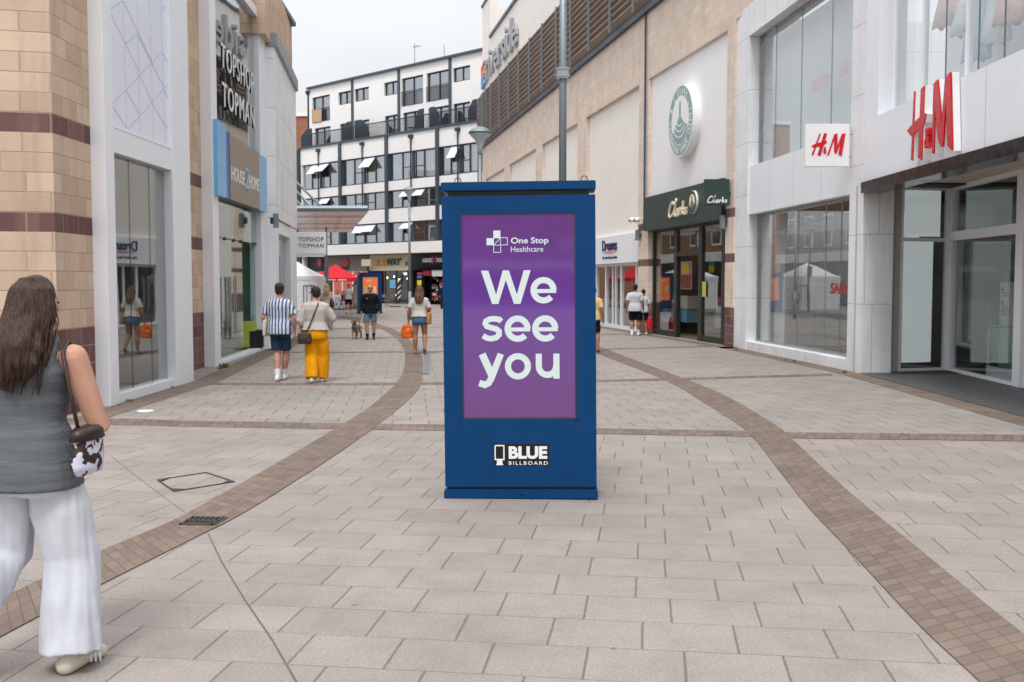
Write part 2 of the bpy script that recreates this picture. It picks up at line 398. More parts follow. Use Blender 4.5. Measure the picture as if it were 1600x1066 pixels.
# ---------------------------------------------------------------- material library
WHITE = plain("white_panel", (240, 242, 246), .45, var=.02, dirt=.09, scale=1.2)
WHITE2 = plain("white_tile", (238, 238, 240), .4, var=.02, dirt=.08, scale=1.5)
BWHITE = plain("white_render", (240, 238, 236), .8, var=.02, dirt=.07, scale=.8)
CREAM = plain("cream_render", (240, 233, 226), .85, var=.03, dirt=.18, scale=.8, bump=.2, bscale=40)
GREYT = plain("beige_tile", (188, 184, 176), .45, var=.04)
SLATE = plain("slate_metal", (62, 74, 86), .45, var=.05)
ANTH = plain("anthracite", (46, 54, 64), .5, var=.08)
BLACK = plain("black_gloss", (18, 18, 20), .15, var=.05)
DARK = plain("dark_interior", (52, 50, 48), .9, var=.1)
MID = plain("interior_grey", (140, 136, 130), .9, var=.06)
GALV = plain("galvanised_steel", (132, 142, 148), .5, metal=.55, var=.08, scale=12)
STEEL = plain("brushed_steel", (170, 172, 174), .3, metal=.9, var=.05)
BLUE = plain("blue_paint", (0, 60, 108), .4, var=.06, scale=2.0, dirt=.2, spec=.22)
CLG = plain("dark_green_paint", (42, 62, 56), .45, var=.06, dirt=.15)
CLG2 = plain("green_frame", (34, 44, 36), .4, var=.06)
RED = plain("red_paint", (178, 22, 30), .3, var=.05)
REDL = plain("red_gloss", (205, 12, 28), .25, var=.06)
LETW = plain("letter_white", (238, 238, 238), .4, var=.02)
LETB = plain("letter_black", (20, 20, 22), .45, var=.02)
GLASS = glassmat("window_glass", (.97, .985, .98), 1.5, .06)
GLASSD = glassmat("smoky_glass", (.9, .92, .91), 1.6, .08)
GLASSG = glassmat("green_glass", (.9, .965, .94), 1.3, .06)
GLASSA = glassmat("flat_glass", (.9, .93, .96), 1.6, .38)
BRICK = blockmat("sandstone_blocks", ((216, 190, 167), (196, 168, 146)), .46, .25, (168, 148, 126), band=[(-1, 1.13), (2.38, 2.63), (3.63, 3.88)], offs=-.13, mw=.008)
STONE = blockmat("riverside_stone", ((232, 214, 198), (222, 203, 187)), .6, .24, (190, 172, 156), offs=-.1, band=[(-1, 1.06), (2.26, 2.5), (3.46, 3.7)], mw=.006, bump=.35)
OLDBR = blockmat("old_brick", ((150, 112, 84), (128, 92, 68)), .23, .075, (160, 145, 125), mw=.01)
REDBR = blockmat("red_brick", ((170, 104, 76), (146, 84, 60)), .23, .075, (170, 150, 130), mw=.01)
MARBLE = blockmat("white_marble_tiles", ((240, 241, 243), (234, 236, 239)), .62, 1.25, (170, 172, 176), mw=.01, stagger=0, bump=.1)
# ---------------------------------------------------------------- ground
NB = dvp(1012); FB = dvp(640); LB = dvp(1200)
ab = lambda d: math.atan2(d.y, d.x) - math.pi / 2
SL1, SL2 = (158, 148, 141), (149, 140, 134)
PAVEN = pavemat("concrete_slabs", ab(NB), .452, .402, (SL1, SL2), (96, 86, 75), jw=.009, rw=.005)
PAVEL = pavemat("concrete_slabs_side", ab(LB), .452, .402, (SL1, SL2), (92, 83, 73), jw=.009, rw=.005, origin=(.1, .2))
PAVEF = pavemat("concrete_slabs_far", ab(FB), .452, .402, ((158, 149, 142), (149, 141, 135)), (98, 90, 82), jw=.014, rw=.003, moss=.3, stagger=.5, rnd=0)
def bandmat(name):
    m, t = newmat(name)
    tcn = nd(t, "ShaderNodeTexCoord").outputs['UV']; g = nd(t, "ShaderNodeNewGeometry").outputs['Position']
    sp = nd(t, "ShaderNodeSeparateXYZ"); t.links.new(tcn, sp.inputs[0])
    # u across in metres (0..width), v along; outer rows run along, the middle lies across
    def grid(a, b, wa, wb, st):
        row = math_(t, 'FLOOR', math_(t, 'DIVIDE', b, wb)); ua = math_(t, 'ADD', math_(t, 'DIVIDE', a, wa), math_(t, 'MULTIPLY', math_(t, 'MODULO', math_(t, 'ADD', row, 1000), 2.0), st))
        fa = math_(t, 'FRACT', ua); fb = math_(t, 'FRACT', math_(t, 'DIVIDE', b, wb))
        da = math_(t, 'MULTIPLY', math_(t, 'MINIMUM', fa, math_(t, 'SUBTRACT', 1.0, fa)), wa); db = math_(t, 'MULTIPLY', math_(t, 'MINIMUM', fb, math_(t, 'SUBTRACT', 1.0, fb)), wb)
        cv = nd(t, "ShaderNodeCombineXYZ"); t.links.new(row, cv.inputs[0]); t.links.new(math_(t, 'FLOOR', ua), cv.inputs[1])
        wn = nd(t, "ShaderNodeTexWhiteNoise", noise_dimensions='3D'); t.links.new(cv.outputs[0], wn.inputs['Vector'])
        return math_(t, 'MINIMUM', da, db), wn.outputs['Value']
    d1, r1 = grid(sp.outputs[0], sp.outputs[1], .205, .103, 0.0)
    fine = noise_(t, g, 40, 3, .7)
    jm = ramp(t, math_(t, 'ADD', d1, math_(t, 'MULTIPLY', math_(t, 'SUBTRACT', fine, .5), .006)), .002, .0065, 1, 0)
    base = mixc(t, r1, s2l((130, 113, 102)), s2l((112, 97, 88)))
    k = math_(t, 'MULTIPLY', ramp(t, noise_(t, g, 120, 3, .75), .35, .65, .85, 1.15), ramp(t, noise_(t, g, 1.3, 4), .3, .7, .86, 1.1))
    vm = nd(t, "ShaderNodeVectorMath", operation='SCALE'); t.links.new(base, vm.inputs[0]); t.links.new(k, vm.inputs['Scale'])
    jc = mixc(t, ramp(t, noise_(t, g, 2.7, 3), .4, .6, 0, .7), s2l((90, 78, 68)), s2l((102, 94, 58)))
    col = mixc(t, math_(t, 'MULTIPLY', jm, .6), vm.outputs[0], jc)
    h = math_(t, 'ADD', math_(t, 'MULTIPLY', jm, -1), math_(t, 'MULTIPLY', r1, .5)); h = math_(t, 'ADD', h, math_(t, 'MULTIPLY', fine, .3))
    finish(t, col, .85, 0, h, .6, .006, spec=.3); return m
BANDM = bandmat("brick_pavers")
def struct(o): o["kind"] = "structure"; return o
gm = MB()
gm.add([(-160, -60, 0), (160, -60, 0), (160, 500, 0), (-160, 500, 0)], [(0, 1, 2, 3)])
struct(gm.build("ground", PAVEN))
# far paving beyond the first cross band
XB = [G(u, v) for u, v in ((-700, 640), (181, 655), (533, 662), (697, 664), (936, 670), (1223, 676), (1600, 680), (2300, 690))]
gm = MB(); gm.add([(p.x, p.y, .002) for p in XB] + [(120, 430, .002), (-120, 430, .002)], [list(range(len(XB) + 2))])
struct(gm.build("pavement", PAVEF))
def smooth_line(px, n=8):
    P = [G(u, v) for u, v in px]; out = []
    for i in range(len(P) - 1):
        p0 = P[max(i - 1, 0)]; p1 = P[i]; p2 = P[i + 1]; p3 = P[min(i + 2, len(P) - 1)]
        for k in range(n):
            t = k / n
            out.append(.5 * ((2 * p1) + (p2 - p0) * t + (2 * p0 - 5 * p1 + 4 * p2 - p3) * t * t + (3 * p1 - p0 - 3 * p2 + p3) * t ** 3))
    out.append(P[-1]); return out
def resample(P, n):
    Ls = [0]
    for a, b in zip(P, P[1:]): Ls.append(Ls[-1] + (b - a).length)
    out = []
    for i in range(n):
        d = Ls[-1] * i / (n - 1); k = 0
        while k < len(Ls) - 2 and Ls[k + 1] < d: k += 1
        f = (d - Ls[k]) / max(1e-9, Ls[k + 1] - Ls[k]); out.append(P[k].lerp(P[k + 1], f))
    return out
def band(name, A, B, z, mat, n=160, across=None):
    A = resample(A, n); B = resample(B, n); me = bpy.data.meshes.new(name); V = []; Fc = []; UV = []
    Ls = 0; prev = None
    for i in range(n):
        c = (A[i] + B[i]) / 2
        if prev is not None: Ls += (c - prev).length
        prev = c; wdt = (B[i] - A[i]).length
        V += [(A[i].x, A[i].y, z), (B[i].x, B[i].y, z)]; UV += [(0, Ls), (across or wdt, Ls)]
    for i in range(n - 1): Fc.append((2 * i, 2 * i + 1, 2 * i + 3, 2 * i + 2))
    me.from_pydata(V, [], Fc); uv = me.uv_layers.new(name="UVMap")
    for p in me.polygons:
        for li in p.loop_indices: uv.data[li].uv = UV[me.loops[li].vertex_index]
    me.materials.append(mat); me.update()
    if me.polygons[0].normal.z < 0: me.flip_normals()
    ob = bpy.data.objects.new(name, me); COL.objects.link(ob); return struct(ob)
lA = [(-160, 1012), (40, 918), (146.6, 866.7), (271, 814), (315, 790), (402, 742), (524.7, 670), (577, 637), (603, 615), (619, 600), (628.7, 583.5), (633, 565), (632.9, 551.5), (627.8, 539.6), (619.4, 529.5), (607.5, 521), (595.7, 515), (573.8, 507.5), (540, 499), (490, 494)]
lB = [(-180, 1095), (50, 970), (157.5, 914.8), (323.6, 831.7), (376, 805), (446, 762), (524.7, 711.5), (577, 674), (612, 648), (638, 626), (656, 605), (660, 585), (660.5, 561.6), (656.5, 549.8), (648, 539.6), (634.6, 526), (621, 517.7), (604, 511), (587, 505), (557, 496), (500, 491)]
LBa = smooth_line(lA); LBb = smooth_line(lB)
# side paving left of the curved band
k = next(i for i, p in enumerate(LBa) if p.y > G(524, 671).y)
pts = [(p.x, p.y, .002) for p in LBa[:k]] + [(p.x, p.y, .002) for p in (G(533, 665), G(181, 658), G(-700, 642))] + [(-30, 3, .002)]
gm = MB(); gm.add(pts, [list(range(len(pts)))]); struct(gm.build("pavement", PAVEL))
rA = [(860, 530), (900, 541), (947.5, 558), (1037.5, 593.8), (1105, 633), (1166.9, 675), (1220.3, 740), (1262.5, 793), (1324, 858), (1431, 973), (1529.7, 1066), (1640, 1180)]
rB = [(872, 526), (925, 538), (984, 560), (1065.6, 591), (1127.5, 616), (1206, 661), (1234, 683.75), (1318.75, 762.5), (1431, 855), (1543.75, 948), (1600, 993), (1780, 1140)]
band("paved_band", LBa, LBb, .0065, BANDM, 240, .82)
band("paved_band", smooth_line(rA), smooth_line(rB), .0065, BANDM, 240, .82)
def xband(a, b, z=.0045, wd=.41):
    A = smooth_line(a, 4); B = smooth_line(b, 4); band("cross_band", A, B, z, BANDM, 120, wd)
xband([(-500, 648), (181.5, 654.6), (271, 658), (533, 662), (697, 664), (936, 669.7), (1161, 674), (1223, 676), (1600, 680), (1900, 684)],
      [(-500, 656), (184, 664.7), (271, 667), (516, 671), (697, 673.4), (936, 678.5), (1169, 682.6), (1231, 685), (1600, 690), (1900, 695)])
for va, vb in ((599, 602.5), (550, 551.8), (527.5, 528.8), (513, 514)):
    xband([(100, va - 2), (540, va), (936, va - 5), (1300, va - 15)], [(100, vb - 2), (540, vb), (936, vb - 5), (1300, vb - 15)], .0045, .2)
TACT = plain("grey_drain_cover", (120, 124, 132), .6, var=.08, scale=9)
gm = MB()
a = [G(655, 545), G(663.5, 555), G(661, 575), G(659.5, 585)]; b = [G(664, 545), G(672.5, 556), G(672, 575), G(671, 585.5)]
for i in range(4):
    f0, f1 = i / 4 + .02, (i + 1) / 4 - .02
    gm.strip([p.lerp(q, f0) for p, q in zip(a, b)], [p.lerp(q, f1) for p, q in zip(a, b)], .018)
struct(gm.build("tactile_strip", TACT))
# drain gully, recessed manhole frame, saw cut
IRON = plain("cast_iron", (74, 68, 64), .7, metal=.3, var=.15, scale=30, bump=.3)
g = top("drain_grate", "small square cast iron drain grate set in the brick band on the left", "drain grate", loc=(*G(316, 816).xy, .0065), rz=R(-4))
mb = MB(WM[g.name]); W = .125
for x0, x1, y0, y1 in ((-W, W, -W, -W + .025), (-W, W, W - .025, W), (-W, -W + .02, -W, W), (W - .02, W, -W, W), (-W, W, -.012, .012)): mb.box(x0, x1, y0, y1, 0, .008)
mb.build("grate_frame", IRON, g)
mb = MB(WM[g.name])
for i in range(7):
    x = -W + .03 + i * .0375
    mb.add([(x, -W, .001), (x + .015, -W, .001), (x + .015 + .01, W, .007), (x + .01, W, .007)], [(0, 1, 2, 3)])
mb.build("bar", IRON, g)
mb = MB(WM[g.name]); mb.box(-W + .01, W - .01, -W + .01, W - .01, -.002, .0015); mb.build("pit", BLACK, g)
mh = top("manhole_frame", "thin metal frame of a recessed paving manhole cover left of the brick band", "manhole", loc=(*G(305, 754).xy, .004))
mb = MB(WM[mh.name]); c = [G(246, 751) - G(305, 754), G(322, 739.5) - G(305, 754), G(366, 754) - G(305, 754), G(272, 769) - G(305, 754)]
for i in range(4):
    p, q = c[i], c[(i + 1) % 4]; t = (q - p).normalized(); n = Vector((-t.y, t.x, 0)) * .006
    mb.prism([(p + n).xy, (q + n).xy, (q - n).xy, (p - n).xy], 0, .006 + i * .0004, 'z')
for i in (0, 2, 3):
    p = c[i]; a_ = (c[(i + 1) % 4] - p).normalized() * .12; b_ = (c[i - 1] - p).normalized() * .1
    mb.prism([p.xy, (p + a_).xy, (p + b_).xy], 0, .0085, 'z')
mb.build("frame", IRON, mh)
def cut(px, z, wd):
    gm = MB(); P = [G(u, v) for u, v in px]
    for i, (p, q) in enumerate(zip(P, P[1:])):
        t = (q - p).normalized(); n = Vector((-t.y, t.x, 0)) * wd; gm.add([(*(p + n).xy, z), (*(q + n).xy, z), (*(q - n).xy, z), (*(p - n).xy, z)], [(0, 1, 2, 3)])
    struct(gm.build("pavement_joint", plain("joint_dirt", (104, 94, 82), .9, var=.2, scale=20)))
cut([(172, 712), (222, 752), (295, 806)], .003, .004); cut([(325, 834), (346, 878), (384, 940), (425, 1000), (463, 1066), (500, 1130)], .003, .0045)
# ---------------------------------------------------------------- LEFT BUILDING (curved sandstone shops)
gD0, gD1 = G(303, 596), G(173, 635.6)
D = frame(gD0, gD1 - gD0)
gE0, gE1 = G(414.5, 546.8), G(336.6, 573.6)
E = frame(gE0, gE1 - gE0)
Fr = frame(G(427.6, 545.8), -dvp(603))
sF0 = FS(Fr, 461.5)                                   # far end, negative
HF = FP(Fr, 456, 40, 0)[1]; H = HF; ZT = FP(E, 405, 15)[1]
bl = top("shop_building", "curved sandstone block shop building with maroon bands and white framed bays", "building", M=D)
sC = FS(D, 88, 440, -.2)                               # corner
cw = D @ Vector((sC, -.2, 0)); L1 = frame(cw, Vector((-4.2, -1, 0)))
mb = MB(L1); mb.box(0, 14, -.4, 0, 0, H); 
mb.M = D; mb.box(FS(D, 173, 600) - .02, sC - .001, -.62, -.2, 0, H)
mb.box(-1.2, FS(D, 173, 600), -.62, -.25, ZT, H); 
mb.M = E; s1 = FS(E, 336.6, 570); mb.box(s1 - .02, s1 + 2.95, -.6, -.22, 0, ZT + .01); mb.box(-.4, s1 + 3.0, -.63, -.26, ZT, H)
mb.box(-.75, FS(E, 427, 500), -.6, -.1, 0, H - .002)
mb.M = Fr; mb.box(sF0, .6, -.5, -.02, 7.9, H); mb.box(sF0 - .0, sF0 + .25, -6, -.02, 0, H - .01)
mb.build("wall", BRICK, bl)
rr = [D @ Vector((sC, -.25, 0)), D @ Vector((0, -.25, 0)), E @ Vector((s1, -.25, 0)), E @ Vector((0, -.25, 0)), Fr @ Vector((sF0, .02, 0))]
mb = MB(); mb.prism([(p.x + .1, p.y) for p in rr] + [(rr[-1].x - 9, rr[-1].y + 1), (-20, 11)], H, H + .12, 'z'); mb.build("roof", SLATE, bl)
# bay 1
zc1 = FP(D, 176, 197)[1]; zc0 = FP(D, 177, 237)[1]
a0, a1, a2, a3 = FS(D, 173, 630), FS(D, 187, 622), FS(D, 276, 600), FS(D, 303, 596)
mb = MB(D)
mb.box(a1, a0, -.3, 0, 0, ZT); mb.box(a3, a2, -.3, 0, 0, ZT); mb.box(a2, a1, -.25, -.02, 0, .14); mb.box(a2, a1, -.25, -.02, zc0, zc1); mb.box(a2, a1, -.25, -.02, ZT - .2, ZT)
mb.box(a2, a1, -.03, -.012, zc1 - .012, zc1 + .012)
mb.build("window_frame", WHITE, bl, bevel=.006)
mb = MB(D); mb.box(a2, a1, -.12, -.06, zc1 + .012, ZT - .2)
PATT = plain("patterned_white_panel", (234, 237, 247), .35, var=.02)
pn = mb.build("panel", PATT, bl)
LINE = plain("panel_line", (196, 200, 220), .5, var=.02)
mb = MB(D)
for j, (x0, y0, x1, y1) in enumerate([(640, 0, 660, 670), (713, 0, 730, 700), (778, 0, 800, 740), (838, 0, 862, 770), (585, 540, 850, 265), (665, 675, 905, 405), (865, 670, 910, 615), (650, 230, 715, 175), (565, 55, 635, 5), (845, 50, 890, 10), (570, 60, 725, 375), (640, 0, 795, 330), (725, 390, 795, 540), (655, 470, 725, 590), (795, 540, 862, 660), (855, 470, 910, 590), (715, 180, 855, 460), (590, 560, 660, 665), (845, 275, 905, 390)]):
    p = FP(D, x0 / 3.333, y0 / 3.333, -.06); q = FP(D, x1 / 3.333, y1 / 3.333, -.06)
    stroke(mb, [p, q], .016, -.0605, -.0585 + j * .0002, lambda x, z: (x, z))
mb.build("panel_pattern", LINE, pn)
mb = MB(D); mb.box(a2, a1, -.16, -.15, .14, zc0); mb.build("window_pane", GLASSD, bl)
mb = MB(D)
for u in (205, 236): 
    s = FS(D, u, 440, -.15); mb.box(s - .004, s + .004, -.168, -.148, .14, zc0)
mb.split("pane_joint", SLATE, bl)
mb = MB(D); mb.box(a2 - .3, a1 + .8, -4.2, -4.1, 0, 4); mb.box(a2 - .35, a2 - .3, -4.2, -.3, 0, 4); mb.box(a1 + .8, a1 + .85, -4.2, -.65, 0, 4); mb.box(a2 - .3, a1 + .8, -4.1, -.26, zc0 + .1, zc0 + .15)
mb.box(a2 - .3, a1 + .8, -4.1, -.3, .01, .03); mb.build("interior", MID, bl)
MAROON = plain("maroon_fabric", (86, 26, 34), .9, var=.15)
sb = top("display_block", "low maroon upholstered display block behind the first left shop window", "display block", M=D @ Matrix.Translation((a2 + 1.2, -1.2, .03)))
MB(WM[sb.name]).box(-.5, .5, -.5, .35, 0, .42).build("body", MAROON, sb, bevel=.02); MB(WM[sb.name]).box(-.5, .5, -.5, -.4, .42, .85).build("backrest", MAROON, sb, bevel=.02)
# bay 2
b0 = FS(E, 336.6, 573); b1 = FS(E, 345.6, 568); b2 = FS(E, 411, 547); b3 = FS(E, 427.6, 545)
zs0 = FP(E, 342.3, 307.3)[1]; zs1 = FP(E, 340, 200)[1]
mb = MB(E); mb.box(b1, b0, -.3, 0, 0, ZT); mb.box(b3, b2, -.3, 0, 0, ZT + .003); mb.box(b2, b1, -.22, -.02, ZT - .22, ZT - .001); mb.box(b2, b1, -.3, -.02, 0, .07)
mb.build("window_frame", WHITE, bl, bevel=.006)
mb = MB(E); mb.box(b2, b1, -.14, -.13, zs1 - .2, ZT - .22); mb.build("window_pane", GLASSD, bl)
sdoor = FS(E, 380, 500, -.15); zd = FP(E, 342, 368.6)[1]
mb = MB(E); mb.box(b2, b1, -.14, -.13, zd, zs0); mb.box(sdoor, b1, -.16, -.15, .07, zd - .02); mb.build("window_pane", GLASSG, bl)
dr = MB(E).box(b2 + .02, b2 + .032, -1.7, -.16, .07, zd - .02).build("door", GLASSG, bl)
mb = MB(E)
for u in (353, 367, 378): 
    s = FS(E, u, 440, -.13); mb.box(s - .035, s + .035, -.17, -.12, zd - .05, zd + .03)
mb.box(b2 + .01, b2 + .4, -.18, -.12, zd - .03, zd + .02); mb.split("glass_clamp", ANTH, bl)
mb = MB(E)
for u in (354.5, 361, 366, 369):
    s = FS(E, u, 440, -.08); mb.tube([(s, -.09, .55), (s, -.09, 1.85)], .016, 8, True)
mb.split("handle", STEEL, bl)
mb = MB(E); mb.box(b2 - .6, b1 + .3, -5, -4.9, 0, 5); mb.box(b2 - .6, b2 - .55, -5, -.35, 0, 5); mb.box(b1 + .3, b1 + .35, -5, -.35, 0, 5); mb.box(b2 - .6, b1 + .3, -4.9, -.3, .01, .03)
mb.box(b2 - .55, b1 + .3, -4.9, -.3, 3.6, 3.65)
mb.build("interior", plain("pale_interior", (176, 188, 182), .8), bl)
mb = MB(E); mb.box(b2 - .4, b1 + .25, -1.2, -1.15, 3.7, ZT); mb.build("blind", plain("dark_blind", (70, 74, 74), .8), bl)
# bay 3
zf0 = FP(Fr, 455.8, 357)[1]; zf1 = FP(Fr, 431, 55, .1)[1]; zw = zf0 - .35
c0 = FS(Fr, 430, 540); c1 = FS(Fr, 435, 540); c2 = FS(Fr, 453, 528); c3 = sF0
mb = MB(Fr); mb.box(c1, c0, -.3, .05, 0, zf0); mb.box(c3, c2, -.3, .05, 0, zf0); mb.box(c2, c1, -.3, .03, zw, zf0 - .02); mb.box(c2, c1, -.3, .03, 0, .12)
mb.build("window_frame", WHITE, bl, bevel=.006)
MB(Fr).box(c3 - .02, c0, -.3, .08, zf0 + .02, zf1 - .35).build("hoarding", MARBLE, bl)
mb = MB(Fr); mb.box(c3 - .03, c0 + .05, -.3, .16, zf1 - .35, zf1); mb.build("coping", plain("zinc_coping", (150, 152, 156), .5, var=.04), bl, bevel=.01)
MB(Fr).box(c2, c1, -.12, -.11, .12, zw).build("window_pane", GLASSD, bl)
mb = MB(Fr); mb.box(c2 - .5, c1 + .2, -2.6, -2.5, 0, 4); mb.box(c2 - .5, c1 + .2, -2.6, -.3, .01, .03); mb.build("interior", MID, bl)
# signs on the left building
sg = top("shop_sign", "brown fascia sign with blue edges reading HOUSE 2 HOME over the glass doors", "shop sign", M=E @ Matrix.Translation((b2, 0, zs0)))
hh = zs1 - zs0; X = lambda u: FS(E, u, 270, .08)
LBLUE = plain("light_blue", (120, 182, 226), .35, var=.03); BBLUE = plain("bright_blue", (0, 104, 190), .35, var=.03); NAVY = plain("navy", (12, 30, 60), .35); BROWN = plain("taupe_board", (158, 142, 128), .6, var=.01)
MB(E).box(X(354), X(340), -.02, .08, zs0, zs1 + .12).build("light_blue_end", LBLUE, sg)
MB(E).box(X(357.5), X(354), -.02, .083, zs0, zs1).build("blue_stripe", BBLUE, sg); MB(E).box(X(359.5), X(357.5), -.02, .086, zs0, zs1).build("navy_stripe", NAVY, sg)
MB(E).box(X(405), X(359.5), -.02, .08, zs0, zs1 - .02).build("board", BROWN, sg); MB(E).box(X(416.5), X(405), -.02, .083, zs0 - .02, zs1 - .05).build("light_blue_end", LBLUE, sg)
zA, zB = FP(E, 361.5, 281, .08)[1], FP(E, 361.5, 259, .08)[1]
text(E, "HOUSE", X(361.5), X(382), zA, zB, .079, .088, LETW, sg); text(E, "2", X(383), X(388), zA - .06, zB + .12, .079, .1, LBLUE, sg); text(E, "HOME", X(389), X(404.3), zA, zB, .079, .088, LETW, sg)
sg = top("shop_sign", "raised TOPSHOP TOPMAN letters on the tall glass above the brown and blue sign", "shop sign", M=E @ Matrix.Translation((b2, 0, zs1 + .5)))
X = lambda u, v: FP(E, u, v, .1)
p, q, r_ = X(347, 66), X(348, 104), X(398, 125)
text(E, "TOPSHOP", p[0], r_[0], q[1], p[1], .07, .085, LETW, sg, bold=-.008, space=1.15); text(E, "TOPSHOP", p[0], r_[0], q[1], p[1], .03, .069, BLACK, sg, name="letter_side", bold=-.008, space=1.15)
p, q, r_ = X(349, 127), X(349.5, 165), X(399, 180)
text(E, "TOPMAN", p[0], r_[0], q[1], p[1], .07, .085, LETW, sg, bold=.0, space=1.2); text(E, "TOPMAN", p[0], r_[0], q[1], p[1], .03, .069, BLACK, sg, name="letter_side", bold=.0, space=1.2)
# projecting sign at the end of the left building
pS = G(461, 440 + 2800 / (G(461, 521).y)) ; yS = (Fr @ Vector((sF0, 0, 0))).y - .15; xS = (461.5 - 800) / F * yS
PS = frame((xS, yS, 0), Vector((-1, 0, 0)))
zt, zb = FP(PS, 480, 362.5)[1], FP(PS, 480, 397)[1]; wS = -FS(PS, 509, 380)
sg = top("projecting_sign", "white double-sided projecting sign with TOPSHOP over TOPMAN at the far corner", "projecting sign", M=PS @ Matrix.Translation((0, 0, zb)))
MB(PS).box(-wS, 0, -.12, 0, zb, zt).build("board", LETW, sg, bevel=.01)
MB(PS).box(-wS + .06, .1, -.09, -.04, zb - .09, zb - .0).build("bracket", WHITE, sg)
X = lambda u: FS(PS, u, 380); Z = lambda v: FP(PS, 480, v)[1]
text(PS, "TOPSHOP", X(466.3), X(505.5), Z(377.5), Z(370.5), -.001, .012, LETB, sg, bold=.0, space=1.15); text(PS, "TOPMAN", X(466.3), X(505.5), Z(387), Z(381), -.001, .012, LETB, sg, bold=.0, space=1.25)
def wall_light(M, s, z, o, label):
    t_ = top("wall_light", label, "wall light", M=M @ Matrix.Translation((s, o, z)), group="grey half-round wall lights on the shop piers")
    m = WM[t_.name]
    pts = [(.09 * math.cos(R(a)), .1 + .09 * math.sin(R(a))) for a in range(-30, 211, 20)]
    MB(m).prism(pts, 0, .36, 'z').build("shade", GALV, t_)
    MB(m).box(-.05, .05, -.02, .06, .1, .26).build("bracket", ANTH, t_)
wall_light(E, FS(E, 331.5, 312, -.1), FP(E, 331.5, 323, -.1)[1], -.22, "grey cylinder wall light beside the brown and blue shop sign")
wall_light(Fr, FS(Fr, 430, 350, .1), FP(Fr, 432, 357, .1)[1], 0, "grey cylinder wall light at the foot of the white marble hoarding")
# suitcases in the open doorway
def suitcase(u, v, mt, w_, h_, label):
    p = G(u, v); t_ = top("suitcase", label, "suitcase", loc=(p.x, p.y, .03), group="suitcases in the doorway", rz=R(8)); m = WM[t_.name]
    MB(m).box(-w_ / 2, w_ / 2, -.14, .14, .05, h_).build("shell", mt, t_, bevel=.03)
    mb = MB(m); [mb.box(x - .006, x + .006, -.147, .147, .1, h_ - .05) for x in (-w_ * .3, -w_ * .1, w_ * .1, w_ * .3)]; mb.build("rib", mt, t_)
    mb = MB(m); mb.tube([(-.08, 0, h_ - .02), (-.08, 0, h_ + .35), (.08, 0, h_ + .35), (.08, 0, h_ - .02)], .01, 6, True); mb.build("handle", ANTH, t_)
    for x in (-w_ * .35, w_ * .35):
        for y in (-.09, .09): MB(m).tube([(x - .012, y, .03), (x + .012, y, .03)], .03, 10, True).build("wheel", BLACK, t_)
suitcase(390, 548, plain("lime_shell", (190, 202, 90), .35), .4, .72, "tall lime green suitcase standing in the open shop doorway")
suitcase(401, 548, plain("black_shell", (30, 30, 34), .35), .36, .5, "smaller black suitcase right of the lime green one")
# ---------------------------------------------------------------- RIGHT BUILDING (louvred centre with shops)
gA = G(1161, 545.6); A = frame(gA, dvp(500))
br = top("shopping_centre", "tan stone shopping centre with recessed panels and a long brown louvre screen above", "building", M=A)
ua = lambda u, v=300, o=0: FS(A, u, v, o)
sN = ua(1143, 440) - .1; sEnd = ua(754, 240)
zR = FP(A, 1014, 123)[1]; zL0 = FP(A, 860, 144)[1] if 0 else FP(A, 900, 118)[1]
zL0 = FP(A, 754, 232)[1]; zL1 = FP(A, 750, 145, .5)[1]; zP = FP(A, 790, 26)[1]; zTop = FP(A, 756, 9)[1]
rec = [(ua(1134, 300), ua(1013, 300)), (ua(997.5), ua(915.5)), (ua(902), ua(846.8)), (ua(837), ua(796)), (ua(788), ua(759))]
mb = MB(A)
mb.box(sN, sEnd, -.5, 0, zR, 8.6); mb.box(sN - 7, sEnd, -.502, 0, 8.6, zL0)                 # band above the recesses
edges = [sN] + [e for r_ in rec for e in r_] + [sEnd]
for i in range(0, len(edges), 2): mb.box(edges[i], edges[i + 1], -.5, 0, 0, zR)
mb.box(sEnd - .4, sEnd, -14, -.5, 0, zL0)
mb.build("wall", STONE, br)
mb = MB(A)
sCut = ua(766, 54)
mb.box(20, sCut, -.5, 0, zL1, zP); mb.box(sCut, sEnd, -.5, 0, zL0, zTop); mb.box(20, sCut, -6, -4, zL1, zTop); mb.box(sEnd - .4, sEnd, -14, -.5, zL0, zTop)
mb.box(sN - 6, 20, -.5, 0, zL1, zP - .01)
mb.build("upper_wall", CREAM, br)
mb = MB(A); mb.box(20, sCut - .02, -.55, .1, zP, zP + .18); mb.box(sCut - .02, sEnd + .05, -.55, .08, zTop, zTop + .15); mb.box(20, sCut, -6.1, -3.9, zTop, zTop + .15); mb.box(sN - 6, sEnd + .03, -.3, .14, zL0, zL0 + .2)
mb.build("coping", SLATE, br)
mb = MB(A); mb.box(20, sEnd - .45, -2.6, -2.5, zL0, zL1); mb.box(sN - 6, 20, -2.6, -2.5, zL0, zL1); mb.box(sN - 6, sEnd - .45, -2.5, -.2, zL0 - .03, zL0 + .1); mb.build("void_wall", DARK, br)
STRIP = plain("ochre_pipe", (176, 146, 104), .6)
mb = MB(A)
for z in (zL0 + 1.2, zL0 + 1.55): mb.tube([(sN, -1.2, z), (sEnd - 1, -1.2, z)], .05, 8, True)
mb.build("pipe", STRIP, br)
